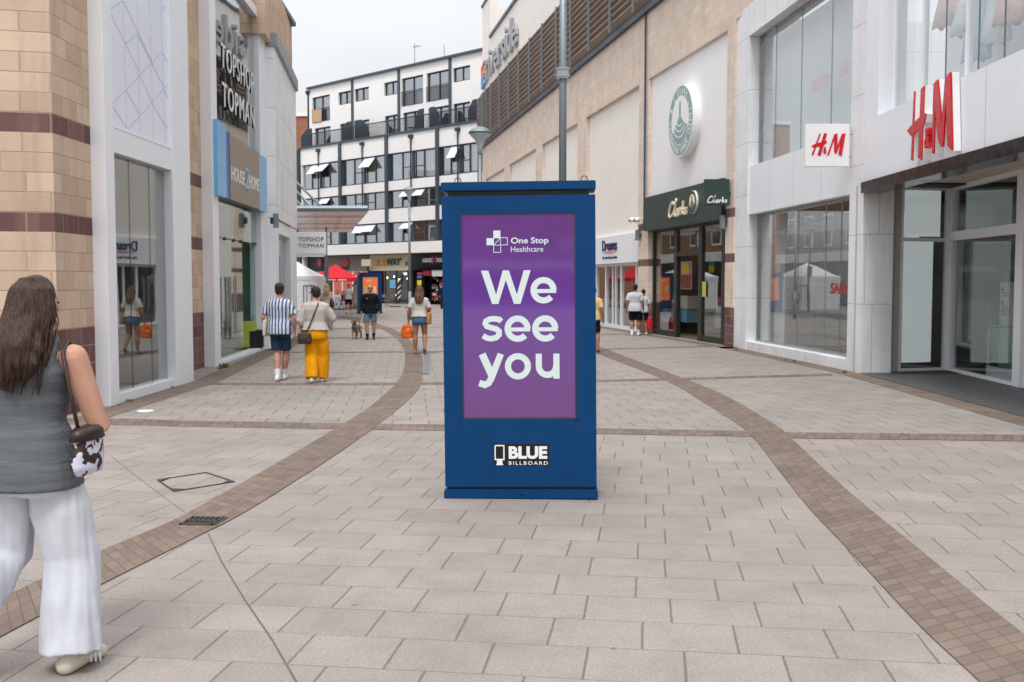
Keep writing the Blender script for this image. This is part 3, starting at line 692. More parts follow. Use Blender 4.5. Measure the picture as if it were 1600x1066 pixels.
# recessed panels
zCf1 = FP(A, 1014, 309)[1]; zCf0 = FP(A, 1012.5, 361.6)[1]; zDf1 = FP(A, 996, 362.5)[1]; zDf0 = FP(A, 996, 409.6)[1]
mb = MB(A); mb.box(rec[0][0], rec[0][1], -.3, -.1, zCf1, zR); p0 = mb.build("recessed_panel", BWHITE, br)
for r_ in rec[1:]: MB(A).box(r_[0], r_[1], -.3, -.14, zDf1 if r_ is rec[1] else 0, zR).build("recessed_panel", CREAM, br)
# louvres
LV = plain("brown_grey_louvre", (150, 134, 122), .5, var=.12, scale=.7)
nsl = 12; lou = MB(A); hL = zL1 - zL0 - .25
for i in range(nsl):
    z = zL0 + .35 + i * hL / nsl
    lou.prism([(.06, z - .12), (.34, z + .06), (.34, z + .1), (.06, z - .07)], sN - 6, sEnd + .35, 'x')
lo = lou.build("louvre_screen", LV, br)
for u in (760.5, 763.2, 768, 775.6, 789.5, 804.4, 820.5, 838, 858, 881, 904, 933.5, 967.5, 1004.7, 1050):
    s = ua(u, 100); mb = MB(A); mb.box(s - .03, s + .03, .335, .4, zL0 + .12, zL1); mb.build("post", GALV, lo)
# downpipe on the pier
mb = MB(A); s = ua(1009.5, 300); mb.tube([(s, .06, 3.5), (s, .06, zL0)], .035, 8, True); mb.build("conduit", SLATE, br)
# riverside sign
sg = top("roof_sign", "silver raised lettering reading riverside with a striped wave emblem high on the tan wall", "building sign", M=A @ Matrix.Translation((ua(811, 30), 0, zL1)))
SIL = plain("brushed_letters", (168, 168, 172), .4, metal=.4)
s0, s1_ = ua(763, 100), ua(811, 40); z0 = FP(A, 811, 62, .2)[1]; z1 = FP(A, 803, 20, .2)[1]
text(A, "riverside", s0, s1_, z0, z1, .0, .2, SIL, sg, bold=.015)
zz0 = z0 - .1; hg = (z1 - z0) * .82
for i, c in enumerate(((110, 176, 216), (60, 130, 190), (236, 160, 90), (228, 110, 70), (190, 40, 50))):
    mb = MB(A); zb_ = zz0 + hg * i / 5; n = 8; s00, s11 = ua(762, 100), ua(755.5, 100)
    up = [(s00 + (s11 - s00) * k / n, zb_ + .12 * math.sin(k / n * 5) + hg / 5 * .8) for k in range(n + 1)]
    dn = [(s00 + (s11 - s00) * k / n, zb_ + .12 * math.sin(k / n * 5)) for k in range(n + 1)]
    mb.prism(dn + up[::-1], .01, .18); mb.build("wave", plain("wave_paint_%d" % i, c, .4), sg)
# ---- Clarks
r0, r1 = rec[0]
MB(A).box(r0, r1, -.3, .12, zCf0, zCf1).build("fascia", CLG, br, bevel=.005)
def script_C(T, mb, wd, o0, o1):
    S = [[(1.35, 1.55), (1.25, 1.85), (.95, 1.9), (.55, 1.5), (.2, .8), (.1, .3), (.3, .05), (.8, .1), (1.35, .4)],
         [(1.35, .4), (1.75, 1.2), (2.05, 1.95), (2.0, 2.05), (1.85, 1.6), (1.62, .5), (1.68, .1), (1.9, .15)],
         [(2.7, .75), (2.45, .85), (2.2, .55), (2.15, .2), (2.35, .05), (2.6, .35), (2.75, .8), (2.65, .2), (2.8, .08), (3.0, .35)],
         [(3.0, .35), (3.15, .85), (3.08, .1)], [(3.12, .5), (3.3, .8), (3.5, .78)],
         [(3.95, 1.75), (3.7, .1)], [(3.8, .5), (4.25, .85)], [(3.85, .5), (4.3, .1)], [(4.95, .78), (4.65, .8), (4.6, .6), (4.85, .4), (4.8, .15), (4.45, .12)]]
    for k, s in enumerate(S): stroke(mb, s, wd, o0, o1 + k * .0015, T)
sg = top("shop_sign", "cream script Clarks lettering with a round tower emblem on the dark green fascia", "shop sign", M=A @ Matrix.Translation((ua(1085), .12, zCf0 + .3)))
CRM = plain("cream_letters", (240, 228, 196), .4)
pl = FP(A, 1042, 340, .2); pr = FP(A, 1071, 318, .2); sx = (pl[0] - pr[0]) / 4.95
mb = MB(A); hz = FP(A, 1047, 316, .2)[1] - FP(A, 1047, 341, .2)[1]
script_C(lambda x, y: (pl[0] - sx * x, zCf0 + .3 + y * hz / 2.05), mb, .062, .12, .17); mb.build("lettering", CRM, sg)
def tower_logo(M, cx, cz, r, o, dep, parent, ringm, inner, word=True):
    n = 48
    disc = lambda rr: [(cx + rr * math.cos(2 * math.pi * i / n), cz + rr * math.sin(2 * math.pi * i / n)) for i in range(n)]
    MB(M).prism(disc(r), o, o + dep).build("drum", WHITE, parent); MB(M).prism(disc(r * .96), o + dep, o + dep + .006).build("ring", ringm, parent)
    MB(M).prism(disc(r * .7), o + dep + .006, o + dep + .012).build("emblem_face", inner, parent)
    f = o + dep + .012
    T = lambda x, y: (cx - x * r, cz + y * r)
    mb = MB(M); mb.prism([T(-.08, -.02), T(.08, -.02), T(.06, .5), T(-.06, .5)], f, f + .004)
    for x0, y0 in ((-.06, .5), (.02, .5)): mb.prism([T(x0, y0), T(x0 + .04, y0), T(x0 + .04, y0 + .05), T(x0, y0 + .05)], f, f + .0035)
    hill = [T(-.6, -.3), T(-.42, -.2), T(-.2, .02), T(-.1, .08), T(.12, .08), T(.32, -.08), T(.55, -.16), T(.62, -.25)] + [T(.66 * math.cos(R(a)), .66 * math.sin(R(a))) for a in range(-25, -156, -10)]
    mb.prism(hill, f, f + .006); mb.build("tower_and_hill", ringm, parent)
    mb = MB(M)
    for j, (yy, a0, a1, rr) in enumerate(((.12, 215, 300, .34), (.12, 205, 325, .5), (.1, 215, 320, .66))):
        stroke(mb, [(x, y + yy * 0 + .15) for x, y in arc(0, .05, rr, a0, a1, 12)], r * .035, f + .006, f + .009 + j * .001, T)
    mb.build("path_lines", inner, parent)
    if word:
        mb = MB(M)
        def ringtext(s, mid, span, flip):
            for i, ch in enumerate(s):
                if ch == ' ': continue
                a = mid + (i / (len(s) - 1) - .5) * span * (-1 if not flip else 1)
                vs, fs = text_mesh(ch, .02); wx = max(v.x for v in vs); hz_ = r * .17
                ca, sa = math.cos(R(a)), math.sin(R(a)); V = []
                for v in vs:
                    lx = (v.x - wx / 2) * hz_ * 1.05; ly = (v.y - .36) * hz_ * 1.3
                    if flip: px = .83 * r * ca + lx * (-sa) + ly * (-ca); pz = .83 * r * sa + lx * ca - ly * sa
                    else: px = .83 * r * ca + lx * sa + ly * ca; pz = .83 * r * sa - lx * ca + ly * sa
                    V.append((cx - px, f + .001 if v.z > 0 else f - .003, cz + pz))
                mb.add(V, fs)
        ringtext("C & J CLARK LTD", 90, 175, False); ringtext("SHOEMAKERS SINCE 1825", 270, 165, True)
        mb.split("ring_lettering", LETW, parent)
tower_logo(A, FS(A, 1080.5, 322, .2), zCf0 + .62, .33, .12, .06, sg, CLG2, CRM, False)
TEAL = plain("faded_teal", (138, 166, 163), .5, var=.05)
ro = top("round_sign", "large faded teal and white round sign with a hilltop tower on the white recessed panel", "round sign", M=A @ Matrix.Translation((ua(1066, 190), -.1, 4)))
f_ = .16; c_ = FP(A, 1063, 190, f_); rt = FP(A, 1063, 133, f_)[1]; rb_ = FP(A, 1062, 245, f_)[1]
tower_logo(A, c_[0], (rt + rb_) / 2, (rt - rb_) / 2, -.1, .26, ro, TEAL, LETW)
# projecting Clarks sign
yc = (A @ Vector((ua(1142.5, 300), 0, 0))).y - .02; PC = frame(((1140 - 800) / F * yc, yc, 0), Vector((-1, 0, 0)))
X = lambda u: FS(PC, u, 300); Z = lambda v: FP(PC, 1120, v)[1]
sg = top("projecting_sign", "square dark green projecting sign with white Clarks script beside the round sign", "projecting sign", M=PC @ Matrix.Translation((X(1120), 0, Z(320))))
MB(PC).box(X(1140), X(1100.5), -.12, 0, Z(321), Z(280)).build("board", CLG, sg, bevel=.008); MB(PC).box(X(1146), X(1140), -.08, -.04, Z(305), Z(300)).build("bracket", ANTH, sg)
mb = MB(PC); sx = (X(1105) - X(1136)) / 4.95; script_C(lambda x, y: (X(1105) - sx * x, Z(317) + y * sx * .85), mb, .028, 0, .012); mb.build("lettering", LETW, sg)
# Clarks shopfront
og = -.22
mb = MB(A); S = lambda u: FS(A, u, 450, og)
posts = [(1013.5, 1023), (1055, 1059.5), (1093, 1098.5), (1129.5, 1134)]
for a_, b_ in posts: mb.box(max(r0, S(b_)), min(r1, S(a_)), og - .08, og + .05, 0, zCf0)
mb.box(S(1055), S(1023), og - .05, og + .04, 0, .18); mb.box(S(1129.5), S(1098.5), og - .05, og + .04, 0, .18)
zt_ = FP(A, 1057, 401, og)[1]; mb.box(S(1093), S(1059.5), og - .06, og + .045, zt_, zt_ + .12); mb.box(r0, r1, og - .06, og + .04, zCf0 - .07, zCf0 - .001)
mb.split("shopfront_frame", CLG2, br)
mb = MB(A); mb.box(S(1055), S(1023), og - .01, og, .18, zCf0 - .07); mb.box(S(1129.5), S(1098.5), og - .01, og, .18, zCf0 - .07); mb.box(S(1093), S(1059.5), og - .01, og, zt_ + .12, zCf0 - .07); mb.build("window_pane", GLASSD, br)
hs = S(1093); DM = A @ Matrix.Translation((hs, og - .03, 0)) @ Matrix.Rotation(R(-62), 4, 'Z')
mb = MB(DM); dw = S(1059.5) - hs - .02
for b in ((0, .07, 0, zt_ - .02), (dw - .07, dw, 0, zt_ - .02), (.07, dw - .07, 0, .2), (.07, dw - .07, zt_ - .1, zt_ - .02)): mb.box(b[0], b[1], -.02, .02, b[2] + .02, b[3])
d_ = mb.build("door", CLG2, br); MB(DM).box(.07, dw - .07, -.004, .004, .2, zt_ - .1).build("pane", GLASSD, d_)
mb = MB(A); mb.box(r0, r1, -6, -5.9, 0, 4.2); mb.box(r0, r1, -5.9, -.3, 4.0, 4.1); mb.box(r0, r1, -5.9, -.3, .01, .03); mb.box(r0 - .05, r0, -6, -.3, 0, 4.2); mb.box(r1, r1 + .05, -6, -.3, 0, 4.2)
mb.build("interior", plain("warm_interior", (104, 90, 76), .9, var=.1), br)
mb = MB(A)
for i in range(7): mb.box(r0 + .6 + i * .9, r0 + .9 + i * .9, -2.2, -1.9, 3.94, 3.99)
mb.build("ceiling_lamps", emitmat("lamp_warm", (255, 236, 205), 5), br)
def board(M, u0, v0, u1, v1, o, mat, name, label, cat, dep=.02, parent=None, group=None):
    """upright rectangular board on plane o of frame M"""
    x0, z1 = FP(M, u0, v0, o); x1, _ = FP(M, u1, v0, o); _, z0 = FP(M, u0, v1, o)
    if parent is None:
        parent = top(name, label, cat, M=M @ Matrix.Translation(((x0 + x1) / 2, o, z0)), group=group); name = "board"
    MB(M).box(x0, x1, o - dep, o, z0, z1).build(name, mat, parent)
    return parent
ps = board(A, 1061, 409, 1081, 452, -.7, plain("poster_pink", (198, 150, 170), .5, var=.25, scale=4), "poster", "pink and yellow summer poster hanging inside the open shop door", "poster")
board(A, 1066, 412, 1077, 428, -.69, plain("poster_yellow", (232, 200, 60), .5), "patch", "", "", .01, ps)
board(A, 1064, 430, 1079, 450, -.692, plain("poster_skin", (160, 84, 62), .5, var=.3, scale=9), "patch", "", "", .01, ps)
LB1 = plain("pale_blue_card", (130, 180, 205), .6); OR1 = plain("orange_card", (220, 120, 60), .6); PK1 = plain("pink_card", (200, 70, 110), .6); TE1 = plain("teal_card", (40, 140, 150), .6, var=.3, scale=6)
def dbox(u0, v0, u1, v1, o, mt, label):
    x0, z1 = FP(A, u0, v0, o); x1, _ = FP(A, u1, v0, o); z0 = FP(A, u0, v1, o)[1]; z0 = max(z0, .03)
    t_ = top("display_plinth", label, "display plinth", M=A @ Matrix.Translation(((x0 + x1) / 2, o, z0))); m = MB(A); m.box(x0, x1, o - .45, o, z0, z1); m.build("body", mt, t_, bevel=.01)
    m = MB(A)
    for k in range(3):
        xx = x1 + (x0 - x1) * (k + .5) / 3; m.ball((xx, o - .2, z1 + .05), (.12, .07, .05), 8)
    m.build("shoe_display", plain("shoe_mix", (70, 50, 40), .6), t_)
dbox(1031, 482, 1042, 502, -.5, LB1, "pale blue display plinth low in the left pane of the dark green shopfront")
dbox(1060, 483, 1073, 503, -1.0, LB1, "pale blue display plinth just inside the open shop door"); dbox(1060, 462, 1074, 482, -1.0, plain("white_shelf", (210, 208, 204), .6), "white shelf of shoes above the blue plinth inside the door")
dbox(1115, 488, 1124, 511, -.5, OR1, "orange display plinth in the right pane of the dark green shopfront")
board(A, 1119, 470, 1128, 512, -.4, LB1, "showcard", "tall pale blue shopping bag card in the right shop window", "showcard"); board(A, 1120, 465, 1128, 476, -.38, PK1, "showcard", "pink top card behind the blue one in the right shop window", "showcard")
board(A, 1102, 396, 1116, 418, -.4, TE1, "poster", "teal abstract poster high in the right pane of the dark green shopfront", "poster"); board(A, 1107, 415, 1115, 426, -.38, plain("yellow_card", (214, 190, 50), .5), "poster", "small yellow poster below the teal one", "poster")
board(A, 1096.5, 440, 1103, 464, -.19, plain("yellow_notice", (196, 196, 90), .5), "notice", "pale yellow notice stuck beside the shop door", "notice", .005)
board(A, 1023, 410, 1034, 456, -.35, plain("model_poster", (170, 120, 104), .5, var=.35, scale=5), "poster", "tall portrait poster at the left edge of the dark green shopfront", "poster")
# wall lights, cameras
wall_light(A, ua(1001, 370), FP(A, 1001, 376)[1], 0, "grey cylinder wall light on the pier left of the dark green shop")
wall_light(A, ua(1135, 350), FP(A, 1135, 358)[1], 0, "grey cylinder wall light on the pier right of the dark green shop")
for i, (u, lb) in enumerate(((997, "left white dome camera on the pier between the two shops"), (1005.5, "right white dome camera on the pier, next to the conduit"))):
    t_ = top("security_camera", lb, "security camera", M=A @ Matrix.Translation((ua(u, 342), 0, FP(A, u, 343)[1])), group="security cameras on the pier"); m = WM[t_.name]
    MB(m).tube([(0, 0, .05), (0, .2, .05), (0, .22, 0)], .02, 8, True).build("arm", WHITE, t_); MB(m).ball((0, .22, -.02), (.1, .1, .09), 12).build("dome", LETW, t_, smooth=True); MB(m).ball((0, .29, -.04), (.05, .05, .05), 10).build("lens", BLACK, t_, smooth=True)
# ---- Dreams
BLIND, t = newmat("blind_painted_glow"); finish(t, s2l((225, 228, 230)), .7, 0, emit=s2l((215, 224, 226)), estr=.32)  # no lamp behind: the blind's glow is put into its emission
r0, r1 = rec[1]
MB(A).box(r0, r1, -.14, .0, zDf0, zDf1).build("fascia", WHITE, br, bevel=.005)
sg = top("shop_sign", "navy Dreams lettering over a pink swoosh and The Bed Specialist on a white fascia", "shop sign", M=A @ Matrix.Translation((ua(950, 385), 0, zDf0)))
X = lambda u: ua(u, 390); Z = lambda v: FP(A, 953, v)[1]; DN = plain("navy_letters", (36, 34, 84), .5)
text(A, "Dreams", X(941.5), X(964.5), Z(391.5), Z(375), 0, .03, DN, sg, bold=.01)
text(A, "The Bed Specialist", X(941.5), X(964.5), Z(405.5), Z(400.5), 0, .02, DN, sg)
mb = MB(A); stroke(mb, [(X(944), Z(392.5)), (X(950), Z(394.5)), (X(957), Z(394.5)), (X(964), Z(392))], .06, 0, .02, lambda x, z: (x, z)); mb.build("swoosh", plain("pink_swoosh", (220, 140, 150), .5), sg)
mb = MB(A); og = -.25; S = lambda u: FS(A, u, 460, og)
for u in (933.5, 948, 972, 996): mb.box(S(u) - .08, S(u) + .08, og - .06, og + .05, 0, zDf0)
for u in (958, 963): mb.box(S(u) - .05, S(u) + .05, og - .04, og + .03, .1, zDf0 - .1)
mb.box(r0, r1, og - .06, og + .06, zDf0 - .1, zDf0 - .002); mb.box(r0, r1, og - .05, og + .04, 0, .12); mb.split("shopfront_frame", WHITE, br)
mb = MB(A); mb.box(r0, r1, og - .012, og, .12, zDf0 - .1); mb.build("window_pane", GLASSD, br)
mb = MB(A); mb.box(r0, r1, -6, -5.9, 0, 4); mb.box(r0, r1, -5.9, -.3, zDf0 + .2, zDf0 + .3); mb.box(r0, r1, -5.9, -.3, .01, .03); mb.box(r0 - .05, r0, -6, -.5, 0, 4); mb.box(r1, r1 + .05, -6, -.5, 0, 4); mb.build("interior", plain("cool_interior", (96, 102, 108), .9, var=.1), br)
# ---------------------------------------------------------------- WHITE STORE (right)
gB = G(1344, 584); gB1 = G(1166, 547)
B = frame(gB, gB1 - gB); Cc = frame(gB, dvp(805))
bh = top("fashion_store", "white panelled two storey store with big glass windows and a corner entrance", "building", M=B)
ub = lambda u, v=440, o=0: FS(B, u, v, o)
eN, eF, eE = ub(1325, 440), ub(1166, 440), ub(1142, 440)
zb1 = FP(B, 1170, 335)[1]; zb0 = FP(B, 1168, 534)[1]; zu0 = FP(B, 1176, 258)[1]; zu1 = FP(B, 1176, 52.6)[1]; zPar = FP(B, 1150, 25)[1]
zc = FP(Cc, 1352, 285)[1]; zcw = FP(Cc, 1374, 179.6)[1]
mb = MB(B); mb.box(eF, eE, -.6, 0, 0, zPar); mb.box(.0, eN, -.6, 0, 0, zPar); mb.box(eN, eF, -.6, 0, zu1, zPar - .001); mb.box(eN, eF, -.3, -.02, 0, zb0)
mb.box(eE - .02, eE, -8, -.6, 0, zPar)
T1 = blockmat("white_stone_tiles", ((240, 240, 241), (236, 236, 238)), 3.0, 1.32, (170, 170, 170), mw=.008, stagger=0, bump=.1)
mb.build("wall", T1, bh, bevel=0)
MB(B).box(eN, eF, -.6, -.04, zb1, zu0).build("spandrel", WHITE, bh)
mb = MB(B)
for i in range(1, 4):
    s = eN + (eF - eN) * i / 4; mb.box(s - .004, s + .004, -.05, -.038, zb1, zu0)
mb.split("panel_joint", plain("joint_grey", (170, 172, 178), .6), bh)
gl = -.32
mb = MB(B); mb.box(eN, eF, gl - .012, gl, zb0, zb1); mb.box(eN, eF, gl - .012, gl, zu0, zu1); mb.build("window_pane", GLASS, bh)
mb = MB(B)
for u in (1207, 1246, 1289, 1313): s = ub(u, 440, gl); mb.box(s - .006, s + .006, gl - .02, gl + .004, zb0, zb1)
for u in (1212, 1252, 1299): s = ub(u, 130, gl); mb.box(s - .006, s + .006, gl - .02, gl + .004, zu0, zu1)
for z in (zb0, zb1 - .06, zu0, zu1 - .05): mb.box(eN, eF, gl - .05, gl + .05, z, z + .05)
for s in (eN, eF - .05): mb.box(s, s + .05, gl - .05, gl + .045, zb0, zb1); mb.box(s, s + .05, gl - .05, gl + .045, zu0, zu1)
mb.build("window_frame", STEEL, bh)
WB = plain("white_display_wall", (222, 226, 230), .7, var=.02)
mb = MB(B); mb.box(eN - .2, eN + 1.7, -.78, -.74, zb0, zb1); mb.box(eF - .75, eF - .02, -.78, -.74, zb0, zb1); mb.box(eN, eF, -.72, -.68, zu0 - .3, zu1 - .01); mb.box(eN, eF, -.74, -.35, zb0 - .05, zb0 - .002)
mb.build("display_wall", WB, bh)
mb = MB(B); mb.box(eN - 1, eF, -6, -5.9, 0, 4.2); mb.box(eN - 1, eF, -5.9, -.6, zb1 + .1, zb1 + .15); mb.box(eN - 1, eF, -5.9, -.6, .01, .02); mb.build("interior", DARK, bh)
# upper canopy wall along C
Cn = -17.0; w0 = FS(Cc, 1371, 200)
mb = MB(Cc); mb.box(w0, -.001, -.5, 0.001, zc, zPar); mb.box(Cn, w0, -.5, 0.001, zu1 + 1.2, zPar + 1.2); mb.box(Cn, w0, -.5, 0.001, zc, zcw)
mb.build("upper_wall", WHITE, bh)
mb = MB(Cc)
for k in range(1, 6): s = w0 - k * 2.35 + .4; mb.box(s - .004, s + .004, 0, .005, zc, zcw)
mb.split("panel_joint", plain("joint_grey2", (176, 178, 184), .6), bh)
MB(Cc).box(Cn, -.002, -.35, .06, zc - .2, zc - .001).build("canopy_edge", BLACK, bh)
mb = MB(Cc); mb.box(Cn, w0, -.33, -.32, zcw, zu1 + 1.2); mb.build("window_pane", GLASS, bh)
mb = MB(Cc)
for u in (1443, 1511): s = FS(Cc, u, 100, -.3); mb.box(s - .035, s + .035, -.37, -.28, zcw, zu1 + 1.2)
for s in (w0 - .03, -12): mb.box(s, s + .03, -.37, -.28, zcw, zu1 + 1.2)
mb.split("window_frame", WHITE, bh)
mb = MB(Cc)
for u in (1475, 1526, 1566): s = FS(Cc, u, 100, -.3); mb.box(s - .005, s + .005, -.34, -.318, zcw, zu1 + 1.2)
mb.build("pane_joint", SLATE, bh)
MB(Cc).box(Cn, w0 + .1, -1.3, -1.25, zcw - .3, zPar + 1).build("display_wall", WB, bh)
gQ0 = G(1480, 580); gQ1 = G(1585, 605); Q = frame(gQ0, gQ0 - gQ1); Rr = frame(gQ0, gB - gQ0)
sof = [gB.xy, (Cc @ Vector((Cn, 0, 0))).xy, (Cc @ Vector((Cn, -4, 0))).xy, (gQ1 + (gQ1 - gQ0) * 3).xy, (gQ0 + Vector((0, .4, 0))).xy]
zS = FP(Rr, 1408, 291)[1] + .02
mb = MB(); mb.prism(sof, zS, zS + .08, 'z'); mb.build("soffit", plain("beige_soffit", (206, 196, 186), .8, var=.04, dirt=.3), bh)
mb = MB(); mb.prism([(gB.x, gB.y - .02), (Cc @ Vector((Cn, 0, 0))).xy, (Cc @ Vector((Cn, -2.2, 0))).xy, gQ1.xy, (gQ0.x - .02, gQ0.y - .03)], .004, .016, 'z'); mb.build("entrance_mat", plain("dark_floor_tile", (84, 84, 86), .6, var=.08), bh)
sRt = FS(Rr, 1406, 450)
mb = MB(Rr); mb.box(sRt, -FS(Rr, 1480, 450) + (gB - gQ0).length, -.3, 0.0, 0, zS); 
mb.build("return_wall", GREYT, bh)
zt2 = FP(Rr, 1408, 377)[1]; sRg = .0
mb = MB(Rr)
for b in ((sRt - .06, sRt, .0, zS), (0, .07, 0, zS)): mb.box(b[0], b[1], -.1, 0, b[2], b[3])
for z in (0, zt2, zS - .07): mb.box(.07, sRt - .06, -.09, -.01, z, z + .07)
mb.M = Q; qn = FS(Q, 1585, 500); zq1, zq0 = FP(Q, 1490, 362)[1], FP(Q, 1490, 376)[1]
mb.box(qn - .28, qn, -.25, .02, 0, zS); mb.box(qn, -.0, -.12, .015, zq0, zq1); mb.box(qn, 0, -.08, .01, 0, .07); mb.box(qn, 0, -.08, .01, zS - .08, zS); mb.box(-.07, -.002, -.1, .012, .07, zS - .08)
mb.box(-6, qn - .28, -.12, .015, zq0, zq1); mb.box(qn - 3, qn - 2.8, -.25, .02, 0, zS); mb.box(qn - .36, qn - .3, -.12, -.04, 0, zq0)
mb.build("entrance_frame", WHITE2, bh, bevel=.004)
mb = MB(Rr); mb.box(.07, sRt - .06, -.055, -.045, .07, zS - .07); mb.M = Q; mb.box(qn, -.07, -.05, -.04, .07, zq0); mb.box(qn, -.07, -.05, -.04, zq1, zS - .08); mb.box(-6, qn - .28, -.06, -.05, zq1, zS); mb.box(-2.9 + qn, qn - .36, -.06, -.05, .02, zq0)
mb.build("window_pane", GLASSD, bh)
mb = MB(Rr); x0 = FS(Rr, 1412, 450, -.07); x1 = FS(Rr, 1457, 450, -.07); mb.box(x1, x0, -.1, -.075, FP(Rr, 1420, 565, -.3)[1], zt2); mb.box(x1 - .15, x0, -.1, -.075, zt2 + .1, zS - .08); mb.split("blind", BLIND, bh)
mb = MB(Q); mb.box(-9, 6, -7, -6.9, 0, 4.6); mb.box(2.6, 2.7, -6.9, -.3, 0, 4.6); mb.box(-9, 2.6, -6.9, -.2, .0, .012); mb.box(-9, 2.6, -6.9, -.15, 3.9, 3.95); mb.build("interior", plain("store_interior", (78, 72, 68), .85, var=.1), bh)
mb = MB(Q)
for i, (s, o) in enumerate(((-.5, -3.2), (-.2, -3.4), (-2, -4), (.4, -5))): mb.box(s, s + .09, o, o + .09, 3.83, 3.88)
mb.build("ceiling_lamps", emitmat("lamp_spot", (255, 220, 170), 12), bh)
# floor guide + barrier inside
fgS = top("floor_guide", "pale floor guide board listing departments just inside the glass entrance", "sign board", M=Q @ Matrix.Translation((qn + .1, -.4, 0)))
p = FP(Q, 1563, 441, -.4); MB(Q).box(qn - .15, p[0], -.44, -.4, .1, p[1]).build("board", plain("pale_board", (198, 194, 184), .6), fgS)
for tx, v0, v1, a_, b_ in (("1", 449, 455, 1565.5, 1568), ("MEN", 456.5, 459.5, 1566, 1576), ("KIDS", 460.5, 463.5, 1566, 1578), ("0", 470, 476, 1565, 1569), ("LADIES", 477.5, 480.5, 1565, 1579), ("LINGERIE", 481.5, 484.5, 1565, 1580), ("BEAUTY", 485.5, 488.5, 1565, 1579), ("DIVIDED", 489.5, 492.5, 1565, 1580)):
    text(Q, tx, FS(Q, a_, 450, -.4), FS(Q, b_, 450, -.4), FP(Q, 1566, v1, -.4)[1], FP(Q, 1566, v0, -.4)[1], -.401, -.394, ANTH, fgS, bold=.01)
bar = top("barrier_rail", "bent chrome security gate standing inside the entrance glass", "security gate", M=Q @ Matrix.Translation((qn + .5, -.25, 0)))
xa, za = FP(Q, 1545, 508, -.25); mb = MB(Q); mb.tube([(xa, -.25, .05), (xa, -.25, za - .08), (xa - .06, -.25, za), (qn - .1, -.25, za + .0)], .022, 8, True); mb.build("rail", STEEL, bar); MB(Q).box(qn - .1, xa, -.28, -.22, .03, .22).build("base", WHITE, bar); MB(Q).box(qn - .1, xa, -.254, -.246, .22, za - .04).build("pane", GLASSG, bar)
# H&M big sign: outlines traced on the wall plane
def hm(poly, z): return [FP(Cc, 1400 + x / 6.667, 100 + y / 6.667, z) for x, y in poly]
HM = [[(190, 290), (206, 283), (183, 1010), (160, 1003)], [(265, 262), (305, 222), (275, 1008), (235, 975)], [(122, 695), (180, 625), (300, 512), (320, 518), (305, 610), (285, 645), (185, 750), (165, 755)],
      [(400, 215), (418, 190), (405, 938), (384, 935)], [(405, 205), (445, 160), (490, 690), (500, 860), (482, 868), (450, 800), (412, 420)], [(482, 700), (523, 165), (545, 130), (502, 862)], [(525, 150), (578, 85), (596, 905), (552, 850), (533, 400)]]
fo = .13
sg = top("shop_sign", "large raised red H&M letters with white sides above the corner entrance", "shop sign", M=Cc @ Matrix.Translation((FS(Cc, 1460, 200), 0, zc)))
LP = [hm(p, fo) for p in HM]
for k, p in enumerate(LP):
    MB(Cc).prism(p, .001 + k * .002, fo - .002 - k * .0015).build("letter_side", LETW, sg); MB(Cc).prism(p, fo - .003, fo + .01 + k * .0025).build("letter_face", REDL, sg)
pa = FP(Cc, 1400 + 310 / 6.667, 100 + 885 / 6.667, fo); pb = FP(Cc, 1400 + 365 / 6.667, 100 + 665 / 6.667, fo)
text(Cc, "&", pa[0], pb[0], pa[1], FP(Cc, 1400 + 310 / 6.667, 100 + 670 / 6.667, fo)[1], fo - .05, fo + .03, REDL, sg, bold=.02)
# projecting H&M sign
yb = (B @ Vector((eN - .1, 0, 0))).y; PH = frame((0, yb, 0), Vector((-1, 0, 0)))
X = lambda u: FS(PH, u, 230); Z = lambda v: FP(PH, 1290, v)[1]
sg = top("projecting_sign", "square white projecting sign with red H&M on the column edge", "projecting sign", M=PH @ Matrix.Translation((X(1292), 0, Z(261))))
MB(PH).box(X(1327), X(1258.5), -.1, 0, Z(260.5), Z(193.5)).build("board", LETW, sg, bevel=.006)
mb = MB(PH); [mb.tube([(X(1327), -.05, Z(v)), (X(1341), -.05, Z(v))], .012, 8, True) for v in (209.5, 245)]; mb.build("bracket", STEEL, sg)
HS = [[(495, 675), (503, 675), (500, 787), (478, 785)], [(540, 673), (556, 675), (525, 788), (508, 785)], [(478, 738), (492, 728), (552, 710), (556, 720), (535, 738), (482, 745)]]
HS[0] = [(516, 676), (524, 676), (488, 784), (478, 784)]
MS = [[(592, 678), (600, 676), (566, 785), (557, 785)], [(590, 680), (608, 674), (608, 745), (601, 778), (592, 768)], [(603, 778), (600, 760), (630, 676), (640, 676)], [(629, 678), (648, 673), (631, 788), (614, 780)]]
for k, p in enumerate(HS + MS): MB(PH).prism([(X(1120 + x / 3.231), Z(y / 3.231)) for x, y in p], -.001, .008 + k * .0012).build("letter", REDL, sg)
text(PH, "&", X(1120 + 537 / 3.231), X(1120 + 554 / 3.231), Z(775 / 3.231), Z(742 / 3.231), -.001, .02, REDL, sg, bold=.02)
# SALE decals
def sale(M, u0, v0, v1, u1, o, mt, label):
    a_ = FP(M, u0, v0, o); b_ = FP(M, u1, v0, o); z0 = FP(M, u0, v1, o)[1]
    t_ = top("window_decal", label, "window lettering", M=M @ Matrix.Translation(((a_[0] + b_[0]) / 2, o, z0)))
    text(M, "SALE", a_[0], b_[0], z0, a_[1], o - .003, o, mt, t_, bold=.03)
sale(B, 1297.5, 442, 459, 1324, gl + .005, RED, "solid red SALE lettering low inside the ground floor window of the white store")
PALER = plain("faded_pink_vinyl", (228, 206, 210), .6)
sale(B, 1267, 127, 145, 1293, gl + .004, PALER, "faint pink SALE lettering in the upper window, left one"); sale(B, 1310, 103, 123, 1324, gl + .004, PALER, "faint pink SALE lettering in the upper window, right one by the column")
